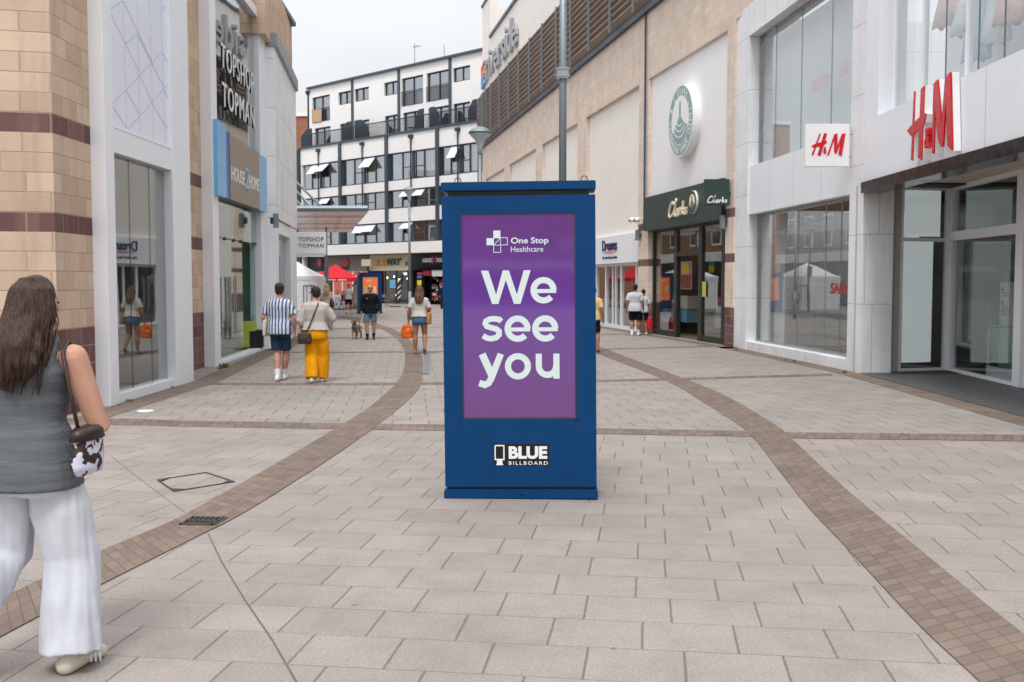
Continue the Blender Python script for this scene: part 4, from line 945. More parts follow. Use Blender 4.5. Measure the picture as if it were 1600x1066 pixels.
# garments in the upper corner window
def garment(u, v_top, v_bot, mt, label, w_=.5):
    s, z1 = FP(Cc, u, v_top, -.8); z0 = FP(Cc, u, v_bot, -.8)[1]; z0, z1 = min(z0, z1), max(z0, z1)
    t_ = top("garment", label, "garment", M=Cc @ Matrix.Translation((s, -.8, z0)), group="clothes hanging in the upper corner window"); m = MB(WM[t_.name]); h = z1 - z0; n = 26; V = []; Fc = []
    rg = [(0, .5, .16), (.35, .42, .13), (.6, .34, .1), (.85, .42, .08), (.97, .3, .06), (1.0, .1, .04)]
    for (t, rx, ry) in rg:
        for k in range(n):
            a = 2 * math.pi * k / n; f = 1 + .16 * (1 - t) * math.sin(k * 2.4) ; V.append((rx * w_ * math.cos(a) * f, ry * math.sin(a) * f * 1.2, t * h + (.05 * math.sin(k * 1.7) if t == 0 else 0)))
    for i in range(len(rg) - 1):
        for k in range(n): Fc.append((i * n + k, i * n + (k + 1) % n, (i + 1) * n + (k + 1) % n, (i + 1) * n + k))
    Fc.append(list(range(n))); m.add(V, Fc); m.build("cloth", mt, t_, smooth=True); MB(WM[t_.name]).tube([(0, 0, h), (0, 0, h + .6)], .006, 6, True).build("hanger", STEEL, t_)
GPK = fabric("pink_cloth", (226, 186, 186)); GPB = fabric("pale_blue_cloth", (176, 196, 214)); GWH = fabric("white_cloth", (214, 218, 222))
garment(1482, -30, 36, GPK, "pink top at the left of the clothes in the upper corner window", .75); garment(1506, 0, 52, GWH, "short white top beside the pink one in the upper corner window", .4)
garment(1528, -20, 90, GPB, "pale blue jeans hanging in the upper corner window", .6); garment(1558, -20, 62, GWH, "white shirt hanging between pale blue and pink clothes in the upper corner window", .6)
garment(1585, -40, 30, GPK, "large pink top at the right of the clothes in the upper corner window", 1.0)
# ---------------------------------------------------------------- APARTMENT BLOCK
gP = G(640, 475.5); P = frame(gP, Vector((-1.036, 1, 0)))
ap = top("apartment_block", "white apartment block with charcoal window bands and a railed roof terrace closing the street", "building", M=P)
zx = lambda x: 400 + x / 3.5525
zy = lambda y: y / 3.5525
HP = lambda u, v, o=0: FP(P, u, v, o)[1]
up = lambda u, o=0: FS(P, u, 300, o)
sL = up(470); sR = up(752.7) - 14; so = -1.6
zRoof = HP(484, 140, so); zTer = HP(470.4, 233.6); z3b = HP(470.4, 259); z3w = HP(473, 298); z2b = HP(681.6, 291); z2w = HP(681.6, 321); z1b = HP(681.6, 343); z1w = HP(681.6, 376.6); zSh = HP(681.6, 394)
CURT = plain("pale_curtain", (214, 218, 216), .9, var=.3, scale=2.2); CURT2 = plain("blue_blind", (180, 196, 206), .8, var=.15, scale=1.5); CURT3 = plain("olive_curtain", (150, 150, 116), .9, var=.25, scale=2)
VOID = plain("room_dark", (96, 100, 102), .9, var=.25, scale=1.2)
mb = MB(P)
mb.box(sR, sL, -.4, 0, z3b, zTer); mb.box(sR, sL, -.4, 0, z2b, z3w); mb.box(sR, sL, -.4, 0, z1b, z2w); mb.box(sR, sL, -.4, .15, zSh, z1w)
mb.box(sL - .25, sL, -10, -.02, 0, zTer); mb.build("wall_band", BWHITE, ap)
sTL = up(484.5, so)
mb = MB(P)
zt5a, zt5b = HP(590, zy(487) , so), HP(590, zy(560), so)
zt5c, zt5d = HP(870 / 3.5525 + 400, zy(425), so), HP(870 / 3.5525 + 400, zy(583), so)
z4t = HP(zx(590), zy(668), so)
zt5a, zt5b = HP(zx(590), zy(487), so), HP(zx(590), zy(560), so)
top5 = [(318, 415, 1), (462, 537, 0), (552, 631, 0), (715, 795, 0), (812, 930, 1), (950, 1078, 1), (1095, 1190, 0)]
top4 = [(330, 417), (470, 545), (552, 632), (718, 800), (820, 930), (958, 1080), (1097, 1190)]
UP = lambda x: up(zx(x), so)
# upper block: solid pieces round the openings
def row_wall(mb, ops, z0, z1, s0, s1):
    """ops = [(s_near, s_far, zb, zt)] sorted by s"""
    cur = s0
    for a, b, zb, zt in sorted(ops):
        if a > cur: mb.box(cur, a, so - .35, so, z0, z1)
        if zb > z0: mb.box(a, b, so - .35, so, z0, zb)
        if zt < z1: mb.box(a, b, so - .35, so, zt, z1)
        cur = b
    if cur < s1: mb.box(cur, s1, so - .35, so, z0, z1)
ops5 = [(UP(b), UP(a), zt5d if t else zt5b, zt5c if t else zt5a) for a, b, t in top5]
ops4 = [(UP(b), UP(a), zTer, z4t) for a, b in top4]
zm = (zt5d + z4t) / 2
row_wall(mb, ops5, zm, zRoof, sR, sTL); row_wall(mb, ops4, zTer, zm, sR, sTL)
mb.box(sTL - .3, sTL, -12, so - .35, zTer, zRoof); mb.build("upper_wall", BWHITE, ap)
mb = MB(P); mb.box(sR, sTL + .15, -12, so + .2, zRoof, zRoof + .18); mb.box(sR, sL + .05, -.3, .12, zTer, zTer + .15); mb.box(sR, sL, -12, -.45, zTer - .15, zTer - .05); mb.build("roof", SLATE, ap)
for i, (a, b, zb, zt) in enumerate(ops5 + ops4):
    mb = MB(P); fy = so - .2
    for bx in ((a, b, zb, zb + .09), (a, b, zt - .09, zt)): mb.box(bx[0], bx[1], fy - .05, fy + .05, bx[2], bx[3])
    for s in (a, (a + b) / 2 - .04, b - .08): mb.box(s, s + .08, fy - .048, fy + .048, zb + .09, zt - .09)
    wf = mb.build("window", ANTH, ap)
    MB(P).box(a + .08, b - .08, fy - .02, fy - .01, zb + .09, zt - .09).build("pane", GLASSA, wf)
    mb = MB(P); q = random.choice((0, .5, .8)); mb.box(a, a + (b - a) * q + .02, fy - .3, fy - .28, zb, zt); mb.build("curtain", random.choice((CURT, CURT, CURT2)), wf)
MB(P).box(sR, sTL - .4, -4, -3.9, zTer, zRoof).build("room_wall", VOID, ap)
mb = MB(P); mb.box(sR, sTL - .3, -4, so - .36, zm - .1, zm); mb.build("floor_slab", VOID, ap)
for a, b, t in top5:
    if t:
        mb = MB(P); s0, s1 = UP(b), UP(a); mb.box(s0, s1, so + .02, so + .05, zt5d + 1.1, zt5d + 1.15); n = int((s1 - s0) / .11)
        for k in range(n + 1): x = s0 + (s1 - s0) * k / n; mb.box(x - .012, x + .012, so + .025, so + .045, zt5d, zt5d + 1.1)
        mb.build("balcony_rail", ANTH, ap)
MB(P).box(UP(372), UP(322), so + .06, so + .08, zt5d + .02, zt5d + 1.1).build("bamboo_screen", plain("bamboo", (196, 160, 130), .8, var=.2, scale=12), ap)
mb = MB(P); mb.box(sR, sL - .1, -.12, -.06, zTer + 1.15, zTer + 1.22); n = int((sL - sR) / .12)
for k in range(n): x = sR + k * .12; mb.box(x - .014, x + .014, -.1, -.08, zTer + .15, zTer + 1.15)
mb.build("terrace_rail", ANTH, ap)
for x0, x1, fl in ((255, 315, 0), (482, 535, 0), (552, 628, 1), (885, 935, 0), (968, 1022, 1), (1182, 1232, 0)):
    a, b = up(zx(x0), -.5), up(zx(x1), -.5); h = 1.75
    pr = [(a, zTer), (b, zTer), (b, zTer + h), ((a + b) / 2, zTer + h), (a, zTer + 1.1)] if not fl else [(a, zTer), (b, zTer), (b, zTer + 1.1), ((a + b) / 2, zTer + h), (a, zTer + h)]
    MB(P).prism(pr, -.5, -.45).build("terrace_screen", ANTH, ap)
for x in (541, 798, 1081):
    s = UP(x); MB(P).box(s - .14, s + .14, so - .05, so + .08, zTer, zRoof).build("pilaster", SLATE, ap)
mb = MB(P); s = sTL + .1; mb.tube([(s, so + .0, zTer), (s, so, zRoof - .4)], .1, 8, True); mb.lathe([(.1, 0), (.25, .2), (.25, .4)], (s, so, zRoof - .5)); mb.build("downpipe", ANTH, ap)
# banded storeys with curtain walling
bays = [240, 470, 728, 1010, 1246, 1500, 1760]
for x in bays[1:]:
    s = up(zx(x)); MB(P).box(s - .16, s + .16, -.1, .14, z1w + .003, zTer - .002).build("pilaster", SLATE, ap)
s = up(zx(240)); MB(P).box(s - .25, s + .15, -.3, .16, 0, zTer - .003).build("corner_post", ANTH, ap)
random.seed(21)
for (z0, z1, rowi) in ((z3w, z3b, 3), (z2w, z2b, 2), (z1w, z1b, 1)):
    for i in range(len(bays) - 1):
        sa = up(zx(bays[i + 1])) + .16; sb_ = up(zx(bays[i])) - .16; w_ = sb_ - sa; fy = -.18
        cuts = [0, .27, .5, .72, 1.0] if (i + rowi) % 2 else [0, .25, .5, .73, 1.0]
        wf_mb = MB(P); wf_mb.box(sa, sb_, fy - .05, fy + .06, z0, z0 + .1); wf_mb.box(sa, sb_, fy - .05, fy + .06, z1 - .1, z1)
        for c in cuts: x = sa + w_ * c; wf_mb.box(max(sa, x - .05), min(sb_, x + .05), fy - .048, fy + .057, z0 + .1, z1 - .1)
        wf_mb.box(sa + w_ * .5 - .12, sa + w_ * .5 + .12, fy - .04, fy + .07, z0 + .1, z1 - .1)
        zmid = z0 + (z1 - z0) * .45
        for c in (1, 2): wf_mb.box(sa + w_ * cuts[c], sa + w_ * cuts[c + 1], fy - .04, fy + .05, zmid - .035, zmid + .035)
        wf = wf_mb.build("window", SLATE, ap)
        pm = MB(P); opened = []
        for c in range(4):
            x0, x1 = sa + w_ * cuts[c] + .05, sa + w_ * cuts[c + 1] - .05
            if c in (1, 2):
                pm.box(x0, x1, fy - .01, fy, z0 + .1, zmid - .035)
                if random.random() < (.75 if c == 2 else .35) : opened.append((x0, x1))
                else: pm.box(x0, x1, fy - .01, fy, zmid + .035, z1 - .1)
            else: pm.box(x0, x1, fy - .01, fy, z0 + .1, z1 - .1)
        pm.build("pane", GLASSA, wf)
        for (x0, x1) in opened:
            hgt = (z1 - .1) - (zmid + .035); ang = R(random.choice((32, 40, 48)))
            m = P @ Matrix.Translation((0, fy + .02, z1 - .1)) @ Matrix.Rotation(ang, 4, 'X')
            cb = MB(m); cb.box(x0, x1, -.02, .03, -hgt, 0); cb.build("open_casement", plain("casement_painted_sky", (226, 232, 240), .12, var=.02), wf)  # sky reflection painted on the casement as opaque pale colour
        for c in range(4):
            if random.random() < .7:
                x0, x1 = sa + w_ * cuts[c] + .06, sa + w_ * cuts[c + 1] - .06; f0 = random.choice((0, 0, .4)); f1 = 1.0
                cm = MB(P); n = 10; V = []
                for k in range(n + 1):
                    x = x0 + (x1 - x0) * (f0 + (f1 - f0) * k / n); V += [(x, fy - .25 + .04 * math.sin(k * 2.2), z0), (x, fy - .25 + .04 * math.sin(k * 2.2), z1)]
                cm.add(V, [(2 * k, 2 * k + 2, 2 * k + 3, 2 * k + 1) for k in range(n)]); cm.build("curtain", random.choice((CURT, CURT, CURT2, CURT3)), wf)
        for x in (sa + w_ * .5,):
            if rowi == 3:
                mb = MB(P); mb.tube([(x, .1, z2w), (x, .1, zTer - .4)], .055, 8, True); mb.box(x - .2, x + .2, 0, .22, zTer - .45, zTer - .2); mb.build("rainwater_pipe", ANTH, ap)
mb = MB(P); mb.box(sR, sL - .3, -3.4, -3.3, z1w, zTer - .2)
for z in (z1w, z2w, z3w): mb.box(sR, sL - .3, -3.3, -.41, z + .0, z + .05)
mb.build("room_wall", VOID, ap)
mb = MB(P)
mb.tube([(up(649, -4), -4, zRoof), (up(649, -4), -4, zRoof + 2.6)], .03, 6, True); mb.tube([(up(647, -4), -4, zRoof + 2.3), (up(656, -4), -4, zRoof + 2.3)], .02, 6, True)
for d_ in (0, .3, .6): mb.tube([(up(649, -4) - d_, -4.3, zRoof + 2.3), (up(649, -4) - d_, -3.7, zRoof + 2.3)], .012, 6, True)
mb.tube([(up(695, -4), -4, zRoof), (up(695, -4), -4, zRoof + 1.9)], .025, 6, True); mb.build("aerial", GALV, ap)
# shops below
sh0 = -.5
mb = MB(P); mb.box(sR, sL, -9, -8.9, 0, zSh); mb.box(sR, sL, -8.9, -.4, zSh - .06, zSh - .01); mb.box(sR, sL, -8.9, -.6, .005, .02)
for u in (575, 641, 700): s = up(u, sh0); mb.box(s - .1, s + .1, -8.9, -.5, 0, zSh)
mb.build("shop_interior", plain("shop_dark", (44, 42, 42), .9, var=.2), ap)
zSf0 = HP(600, 421.5 + 1.5, sh0)
def fasc(u0, u1, mt, name="fascia", o=sh0 + .05, z0=None, z1=None):
    return MB(P).box(up(u1, o), up(u0, o), o - .2, o, zSf0 if z0 is None else z0, zSh - .02 if z1 is None else z1).build(name, mt, ap)
SUBW = plain("subway_cream", (205, 192, 170), .5); fasc(576, 639.5, SUBW); fasc(641.5, 705, BLACK, z1=zSh - .025); fasc(505, 573, plain("grey_shutter", (128, 122, 116), .6)); fasc(462, 503, plain("dark_sign_band", (44, 44, 46), .5)); fasc(705, 752, plain("navy_fascia", (30, 50, 90), .5)); 
MB(P).box(up(575.8, sh0), up(573.2, sh0), sh0 - .3, sh0 + .06, 0, zSh).build("pier", BLACK, ap)
o1 = sh0 + .06
sg = top("shop_sign", "yellow and green SUBWAY lettering on a cream fascia under the apartments", "shop sign", M=P @ Matrix.Translation((up(607, o1), o1, zSf0)))
X = lambda u: up(u, o1); SY = plain("mustard", (206, 142, 16), .5); SG = plain("dark_green", (26, 70, 44), .5)
text(P, "SUB", X(587), X(605), HP(600, 415.5, o1), HP(600, 405, o1), o1 - .02, o1 + .03, SY, sg, bold=.02, shear=.1); text(P, "WAY", X(604.3), X(625.5), HP(600, 415, o1), HP(600, 404, o1), o1 - .02, o1 + .055, SG, sg, bold=.02, shear=.1)
MB(P).prism([(X(626), HP(626, 403, o1)), (X(628), HP(626, 405, o1)), (X(626), HP(626, 407, o1))], o1 - .02, o1 + .04).build("arrow", SG, sg)
MB(P).box(X(636.5), X(633), o1 - .01, o1 + .02, HP(634, 415, o1), HP(634, 408.5, o1)).build("plaque", plain("brown_plaque", (110, 84, 64), .6), sg)
t_ = top("projecting_sign", "small cream projecting sign at the left end of the sandwich shop fascia", "projecting sign", M=P @ Matrix.Translation((up(571, 0), 0, HP(571, 416))))
MB(P).box(up(579, .1), up(565, .1), .1, .18, HP(571, 416, .1), HP(571, 405.5, .1)).build("board", SUBW, t_)
sg = top("shop_sign", "white GADGET HOUSE lettering around a red and blue X on a black fascia", "shop sign", M=P @ Matrix.Translation((up(675, o1), o1, zSf0)))
X = lambda u: up(u, o1); zz = (HP(670, 410, o1), HP(670, 403.5, o1))
text(P, "GADGET", X(660), X(675.5), *zz, o1 - .01, o1 + .03, LETW, sg, bold=.02); text(P, "HOUSE", X(682), X(695.5), *zz, o1 - .01, o1 + .03, LETW, sg, bold=.02)
mb = MB(P); stroke(mb, [(X(675.5), HP(675, 400, o1)), (X(681.5), HP(675, 411.5, o1))], .12, o1, o1 + .03, lambda x, z: (x, z)); mb.build("cross_stroke", plain("sign_blue", (30, 90, 180), .5), sg)
mb = MB(P); stroke(mb, [(X(682.5), HP(675, 399.5, o1)), (X(675), HP(675, 412, o1))], .14, o1, o1 + .035, lambda x, z: (x, z)); mb.build("cross_stroke", plain("sign_red", (200, 40, 40), .5), sg)
t_ = top("shop_sign", "round red emblem on the grey shuttered fascia above the red tent", "shop sign", M=P @ Matrix.Translation((up(539, o1), o1, zSf0)))
MB(P).box(up(544, o1), up(533, o1), o1 - .01, o1 + .03, HP(539, 421, o1), HP(539, 404.5, o1)).build("board", plain("charcoal_board", (52, 40, 40), .5), t_); MB(P).prism([(up(538.5, o1) + .55 * math.cos(a), HP(539, 411, o1) + .33 * math.sin(a)) for a in [R(x) for x in range(0, 360, 20)]], o1 + .03, o1 + .05).build("emblem", RED, t_)
t_ = top("shop_sign", "black fascia sign with a pink balloon shape behind the projecting white sign", "shop sign", M=P @ Matrix.Translation((up(498, o1), o1, zSf0)))
MB(P).prism([(up(498, o1) + .3 * math.cos(a), HP(498, 411, o1) + .35 * math.sin(a)) for a in [R(x) for x in range(0, 360, 20)]], o1, o1 + .03).build("emblem", plain("hot_pink", (214, 60, 110), .5), t_)
# shopfronts
mb = MB(P)
for u in (577, 589, 600.5, 618, 636, 644, 661, 672, 684, 705): s = up(u, sh0); mb.box(s - .05, s + .05, sh0 - .1, sh0 - .02, 0, zSf0)
mb.split("shopfront_frame", BLACK, ap)
mb = MB(P); mb.box(up(640, sh0), up(577, sh0), sh0 - .06, sh0 - .05, 0, zSf0); mb.build("window_pane", GLASSD, ap)
random.seed(5); LAMP = emitmat("bulb_warm", (255, 214, 150), 5)
for k in range(16):
    u = random.uniform(579, 637); v = random.uniform(428, 464); MB(P).ball((up(u, -1.6), -1.6 - random.random() * 2, HP(u, v, -1.6)), (.06, .06, .09), 8).build("hanging_bulb", LAMP, ap)
MB(P).box(up(634.5, -.7), up(629, -.7), -.75, -.7, HP(630, 430, -.7), HP(630, 426, -.7)).build("lit_sign", emitmat("lit_green", (200, 240, 210), 1.2), ap)
MB(P).box(up(616, -.9), up(608, -.9), -.95, -.9, HP(612, 450, -.9), HP(612, 437.5, -.9)).build("window_poster", emitmat("poster_cyan", (60, 160, 200), .7), ap)
def merch(n, u0, u1, v0, v1, oo):
    cols = [plain("packet_%d" % i, c, .5) for i, c in enumerate(((190, 40, 40), (220, 200, 190), (230, 190, 50), (60, 110, 170), (150, 90, 60), (90, 60, 80)))]
    for i in range(n):
        u = random.uniform(u0, u1); v = random.uniform(v0, v1); w_ = random.uniform(.08, .2); h = random.uniform(.1, .25); s = up(u, oo); z = HP(u, v, oo)
        MB(P).box(s - w_, s + w_, oo - .05, oo + random.random() * .03, z - h * .5, z + h * .5).build("packet", cols[i % 6], ap)
merch(60, 674, 704, 432, 470, -.75)
for z0, z1, u0, u1, c in ((426, 429, 651, 659, (190, 60, 60)), (430.5, 435, 651, 658, (40, 130, 190)), (438, 446, 651, 657.5, (232, 204, 40)), (448, 453, 651, 657, (220, 150, 60)), (423, 431, 660, 672, (150, 30, 34)), (422, 432, 674, 705, (214, 210, 206))):
    MB(P).box(up(u1, sh0), up(u0, sh0), sh0 - .05, sh0 + .0, HP(655, z1, sh0), HP(655, z0, sh0)).build("window_poster", plain("poster_%d_%d" % (u0, z1), c, .5, var=.15, scale=8), ap)
# coral hoarding
co = top("hoarding", "coral painted hoarding with white posts beneath the apartment fascia, behind the red tent", "hoarding", M=P @ Matrix.Translation((up(540), .3, 0)))
MB(P).box(up(573, .3), up(462, .3), .2, .3, 0, HP(540, 424, .3)).build("panel", plain("coral_paint", (206, 108, 96), .6, var=.05), co)
for u in (490, 505, 520, 534, 550, 564): MB(P).box(up(u, .3) - .05, up(u, .3) + .05, .3, .34, 0, HP(u, 424, .3) + .002).build("post", LETW, co)
# brick house behind at left and the terrace opposite that the shop glass mirrors
M_ = frame((-14.5, 97, 0), Vector((-1, 0, 0))); rb = top("brick_building", "red brick building peeking above the terrace at the left end of the apartments", "building", M=M_)
zr = FP(M_, 470, 182)[1]; MB(M_).box(-2, 14, -8, 0, 0, zr).build("wall", REDBR, rb); MB(M_).box(-2.1, 14, -8.1, .15, zr, zr + .35).build("roof", BWHITE, rb)
M_ = frame((-17.5, 84, 0), Vector((0, -1, 0)));  M_ = frame((-19.5, 80, 0), Vector((.03, -1, 0)))
ob_ = top("brick_terrace", "old brick terrace with white sash windows behind the market tents, hidden by the left shops", "building", M=M_)
MB(M_).box(0, 58, -8, 0, 3.9, 11).build("wall", OLDBR, ob_); MB(M_).box(0, 58, -8, -.15, 0, 3.2).build("shopfront", DARK, ob_); MB(M_).box(-.1, 58.1, -8.1, .25, 3.2, 3.9).build("fascia", BWHITE, ob_); MB(M_).box(-.1, 58.1, -8.1, .3, 11, 11.5).build("cornice", BWHITE, ob_)
for i in range(18):
    for z0 in (4.5, 7.9):
        x = 1.8 + i * 3.2; mb = MB(M_); mb.box(x - .15, x + 1.25, .0, .06, z0 - .15, z0 + 2.2); w_ = mb.build("window", BWHITE, ob_); mb = MB(M_)
        mb.box(x, x + 1.1, .06, .07, z0, z0 + .98); mb.box(x, x + 1.1, .06, .07, z0 + 1.06, z0 + 2.05); mb.build("pane", plain("sash_glass", (70, 80, 88), .1) if i == 0 and z0 < 5 else bpy.data.materials["sash_glass"], w_)
# department store behind the viewer, mirrored in the screen
M_ = frame((0, -24, 0), Vector((1, 0, 0)))
M_ = Matrix(((1, 0, 0, 0), (0, 1, 0, -60), (0, 0, 1, 0), (0, 0, 0, 1)))
ds = top("department_store", "plain stone department store with DEBENHAMS lettering at the end of the street behind the viewer", "building", M=M_)
MB(M_).box(-40, 40, -10, 0, 3.2, 7).build("wall", plain('dark_cladding', (92, 84, 80), .8), ds); MB(M_).box(-40, 40, -10, -.6, 0, 3.2).build("shopfront", DARK, ds); MB(M_).box(-40.2, 40.2, -10, .6, 2.7, 3.2).build("canopy", WHITE, ds)
text(M_, "DEBENHAMS", 3.6, -3.6, 4.0, 5.0, 0, .12, LETW, ds, bold=-.005)
# brick edging along the shop fronts, small utility cover
def edge(name, fr_pts, w_, z):
    A_ = [(M @ Vector((s, 0.0, 0))) for M, s in fr_pts]; B_ = [(M @ Vector((s, w_, 0))) for M, s in fr_pts]
    band(name, A_, B_, z, BANDM, 80, w_)
edge("edging_strip", [(D, sC + .3), (D, a1), (D, 0.05), (E, s1 + .05), (E, .3), (Fr, -.2), (Fr, sF0)], .46, .0055)
edge("edging_strip", [(Cc, -15), (Cc, -.05), (B, .2), (B, eE - .1), (A, .2), (A, 30)], .42, .0055)
uc = top("utility_cover", "small white painted utility cover by the first left shop window", "utility cover", loc=(*G(227, 643).xy, .004)); MB(WM[uc.name]).lathe([(.11, 0), (.11, .006), (.1, .009)]).build("lid", LETW, uc)
# ---------------------------------------------------------------- canopy
cp = top("glass_canopy", "low striped glass canopy hung on steel rods from the left building", "canopy", loc=(-9, 52, 0)); zc_ = 4.75
def at(u, y): return (u - 800) / F * y
A0, A1, B0, B1 = (at(455, 44), 44), (at(576, 44), 44), (at(470, 62), 62), (at(548, 62), 62)
mb = MB(); n = 13
STR = [plain("canopy_strip_a", (212, 214, 212), .3), plain("canopy_strip_b", (204, 182, 178), .3), plain("canopy_strip_c", (150, 148, 144), .4), plain("canopy_strip_d", (196, 200, 194), .3)]
for i in range(n):
    f0, f1 = i / n, (i + .82) / n
    l = lambda a, b, f: (a[0] + (b[0] - a[0]) * f, a[1] + (b[1] - a[1]) * f)
    q = [l(A0, B0, f0), l(A1, B1, f0), l(A1, B1, f1), l(A0, B0, f1)]; m = MB(); m.prism([(x, y) for x, y in q], zc_ - .05, zc_, 'z'); m.build("glazing_strip", STR[(0, 1, 2, 0, 1, 3, 2, 1, 0, 2, 1, 0, 1)[i]], cp)
mb = MB(); mb.tube([(A0[0], A0[1], zc_ + .12), (A1[0], A1[1], zc_ + .12)], .12, 8, True)
for f in (0, .33, .66, 1): a = (A0[0] + (A1[0] - A0[0]) * f, 44); b = (B0[0] + (B1[0] - B0[0]) * f, 62); mb.tube([(a[0], a[1], zc_ + .08), (b[0], b[1], zc_ + .08)], .07, 8, True)
mb.build("beam", GALV, cp)
mb = MB(); 
for k in range(3): x = at(507 - k * 15, 44); mb.tube([(x, 44, zc_ + .1), (at(452, 44), 44 + k * .5, zc_ + 1.6 - k * .45)], .05, 8, True)
mb.build("tie_rod", GALV, cp)
x = at(511, 56); mb = MB(); mb.tube([(x, 56, 0), (x, 56, zc_ + .05)], .055, 10, True); mb.box(x - .12, x + .12, 55.85, 56.0, 2.0, 2.6); mb.build("post", GALV, cp)
# ---------------------------------------------------------------- lamp posts
def lamp(x, y, h, label, ring=False):
    t_ = top("street_lamp", label, "street lamp", loc=(x, y, 0), group="grey street lamps with dish heads"); m = WM[t_.name]
    MB(m).tube([(0, 0, 0), (0, 0, 1.3)], .085, 14, True).build("base", GALV, t_, smooth=True)
    MB(m).tube([(0, 0, 1.3), (0, 0, h - .55)], [.06, .05], 12, True).build("pole", GALV, t_, smooth=True)
    MB(m).lathe([(.06, -.6), (.075, -.42), (.13, -.26), (.24, -.15), (.28, -.1)], (0, 0, h)).build("lantern", plain("lantern_glass", (190, 196, 200), .25, var=.05), t_, smooth=True)
    MB(m).lathe([(.3, -.09), (.29, -.05), (.22, .02), (.1, .07), (.02, .09)], (0, 0, h)).build("dish", GALV, t_, smooth=True)
    if ring: MB(m).lathe([(.09, .55), (.24, .56), (.24, .6), (.09, .61)]).build("collar_plate", GALV, t_)
y = G(641, 500).y; lamp((640.5 - 800) / F * y, y, (440 - 296) / F * y + CAMH, "slim grey street lamp with a dish head in front of the sandwich shop", True)
lamp((750.5 - 800) / F * 26.5, 26.5, (440 - 206) / F * 26.5 + CAMH, "grey street lamp whose dish head shows just above the left part of the blue totem")
t_ = top("light_column", "tall thick grey galvanised column rising behind the blue totem", "light column", loc=((878.5 - 800) / F * 18.5, 18.5, 0)); m = WM[t_.name]
MB(m).tube([(0, 0, 0), (0, 0, 1.4)], .095, 18, True).build("base", GALV, t_, smooth=True)
MB(m).tube([(0, 0, 1.4), (0, 0, 9)], [.072, .06], 18, True).build("pole", GALV, t_, smooth=True)
zc2 = (440 - 120) / F * 18.5 + CAMH; mb = MB(m); mb.box(-.1, .1, -.11, .11, zc2 - .1, zc2 + .1)
for z in (-.07, .05): mb.box(-.13, .13, -.13, -.1, zc2 + z, zc2 + z + .03)
mb.build("clamp", STEEL, t_, bevel=.008); MB(m).box(-.1, .6, -.12, .12, 9, 9.12).build("lantern", GALV, t_, bevel=.03)
# ---------------------------------------------------------------- totems
def totem_base(M, w_, h, d, label, screen, scr):
    """frame M: x left, y front; origin at the front centre of the base"""
    t_ = top("digital_totem", label, "advertising screen", M=M); x0, x1, z0, z1 = scr
    MB(M).box(-w_ / 2 - .008, w_ / 2 + .008, -d - .03, .03, 0, .075).build("base_plate", BLUE, t_, bevel=.008)
    mb = MB(M); zb, zt = .098, h - .11
    mb.box(-w_ / 2, x0, -d, 0, zb, zt); mb.box(x1, w_ / 2, -d, 0, zb, zt); mb.box(x0, x1, -d, 0, zb, z0); mb.box(x0, x1, -d, 0, z1, zt); mb.box(x0, x1, -d, -.06, z0, z1)
    me = mb
    bd = me.build("housing", BLUE, t_)
    MB(M).box(-w_ / 2 + .02, w_ / 2 - .02, -d + .02, -.02, .07, .1).build("plinth_gap", BLACK, t_)
    MB(M).box(-w_ / 2 + .05, w_ / 2 - .05, -d + .03, -.04, zt, h - .06).build("vent_gap", BLACK, t_)
    MB(M).box(-w_ / 2 - .004, w_ / 2 + .004, -d - .02, .012, h - .07, h).build("cap", BLUE, t_, bevel=.006)
    for x in (-w_ * .43, w_ * .40):
        mb = MB(M); mb.tube([(x + .025 * math.cos(R(a)), -.1, h + .02 + .025 * math.sin(R(a))) for a in range(-60, 250, 20)], .004, 6, True); mb.build("lifting_eye", ANTH, t_)
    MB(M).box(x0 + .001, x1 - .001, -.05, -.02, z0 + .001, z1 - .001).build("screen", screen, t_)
    mb = MB(M); mb.box(x0, x0 + .012, -.03, -.004, z0, z1); mb.box(x1 - .012, x1, -.03, -.004, z0, z1); mb.box(x0 + .012, x1 - .012, -.03, -.004, z0, z0 + .012); mb.box(x0 + .012, x1 - .012, -.03, -.004, z1 - .012, z1); mb.build("screen_bezel", ANTH, t_)
    return t_
q0, q1 = G(696, 778), G(932.5, 780.6); mid = (q0 + q1) / 2; dd = (q0 - q1)
TM = frame(mid, dd); 
def scrmat(name, c, st, coat=1.0):
    m, t = newmat(name); tcn = nd(t, "ShaderNodeTexCoord").outputs['Object']
    c = s2l(c); wv = nd(t, "ShaderNodeTexWave"); wv.inputs['Scale'].default_value = 26; wv.inputs['Distortion'].default_value = .6; t.links.new(tcn, wv.inputs[0])
    k = math_(t, 'MULTIPLY', ramp(t, noise_(t, tcn, 1.3, 3), .3, .7, .9, 1.08), ramp(t, wv.outputs['Fac'], 0, 1, .97, 1.03))
    vm = nd(t, "ShaderNodeVectorMath", operation='SCALE'); vm.inputs[0].default_value = c; t.links.new(k, vm.inputs['Scale'])
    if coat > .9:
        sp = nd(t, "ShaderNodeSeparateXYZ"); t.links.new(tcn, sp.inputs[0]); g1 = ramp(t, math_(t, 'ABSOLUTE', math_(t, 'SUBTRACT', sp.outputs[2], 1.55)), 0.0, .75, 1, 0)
        v2 = nd(t, "ShaderNodeVectorMath", operation='SCALE'); v2.inputs[0].default_value = s2l((92, 44, 152)); t.links.new(k, v2.inputs['Scale']); vm_out = mixc(t, math_(t, 'MULTIPLY', g1, .75), vm.outputs[0], v2.outputs[0])  # violet mid band: a reflection painted into the screen's emission colour
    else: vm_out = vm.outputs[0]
    finish(t, (c[0] * .25, c[1] * .25, c[2] * .25), .35, 0, emit=vm_out, estr=st, coat=coat); return m
PURP = scrmat("purple_screen", (96, 40, 118), .56); SLET = emitmat("screen_letters", (212, 224, 222), .60)
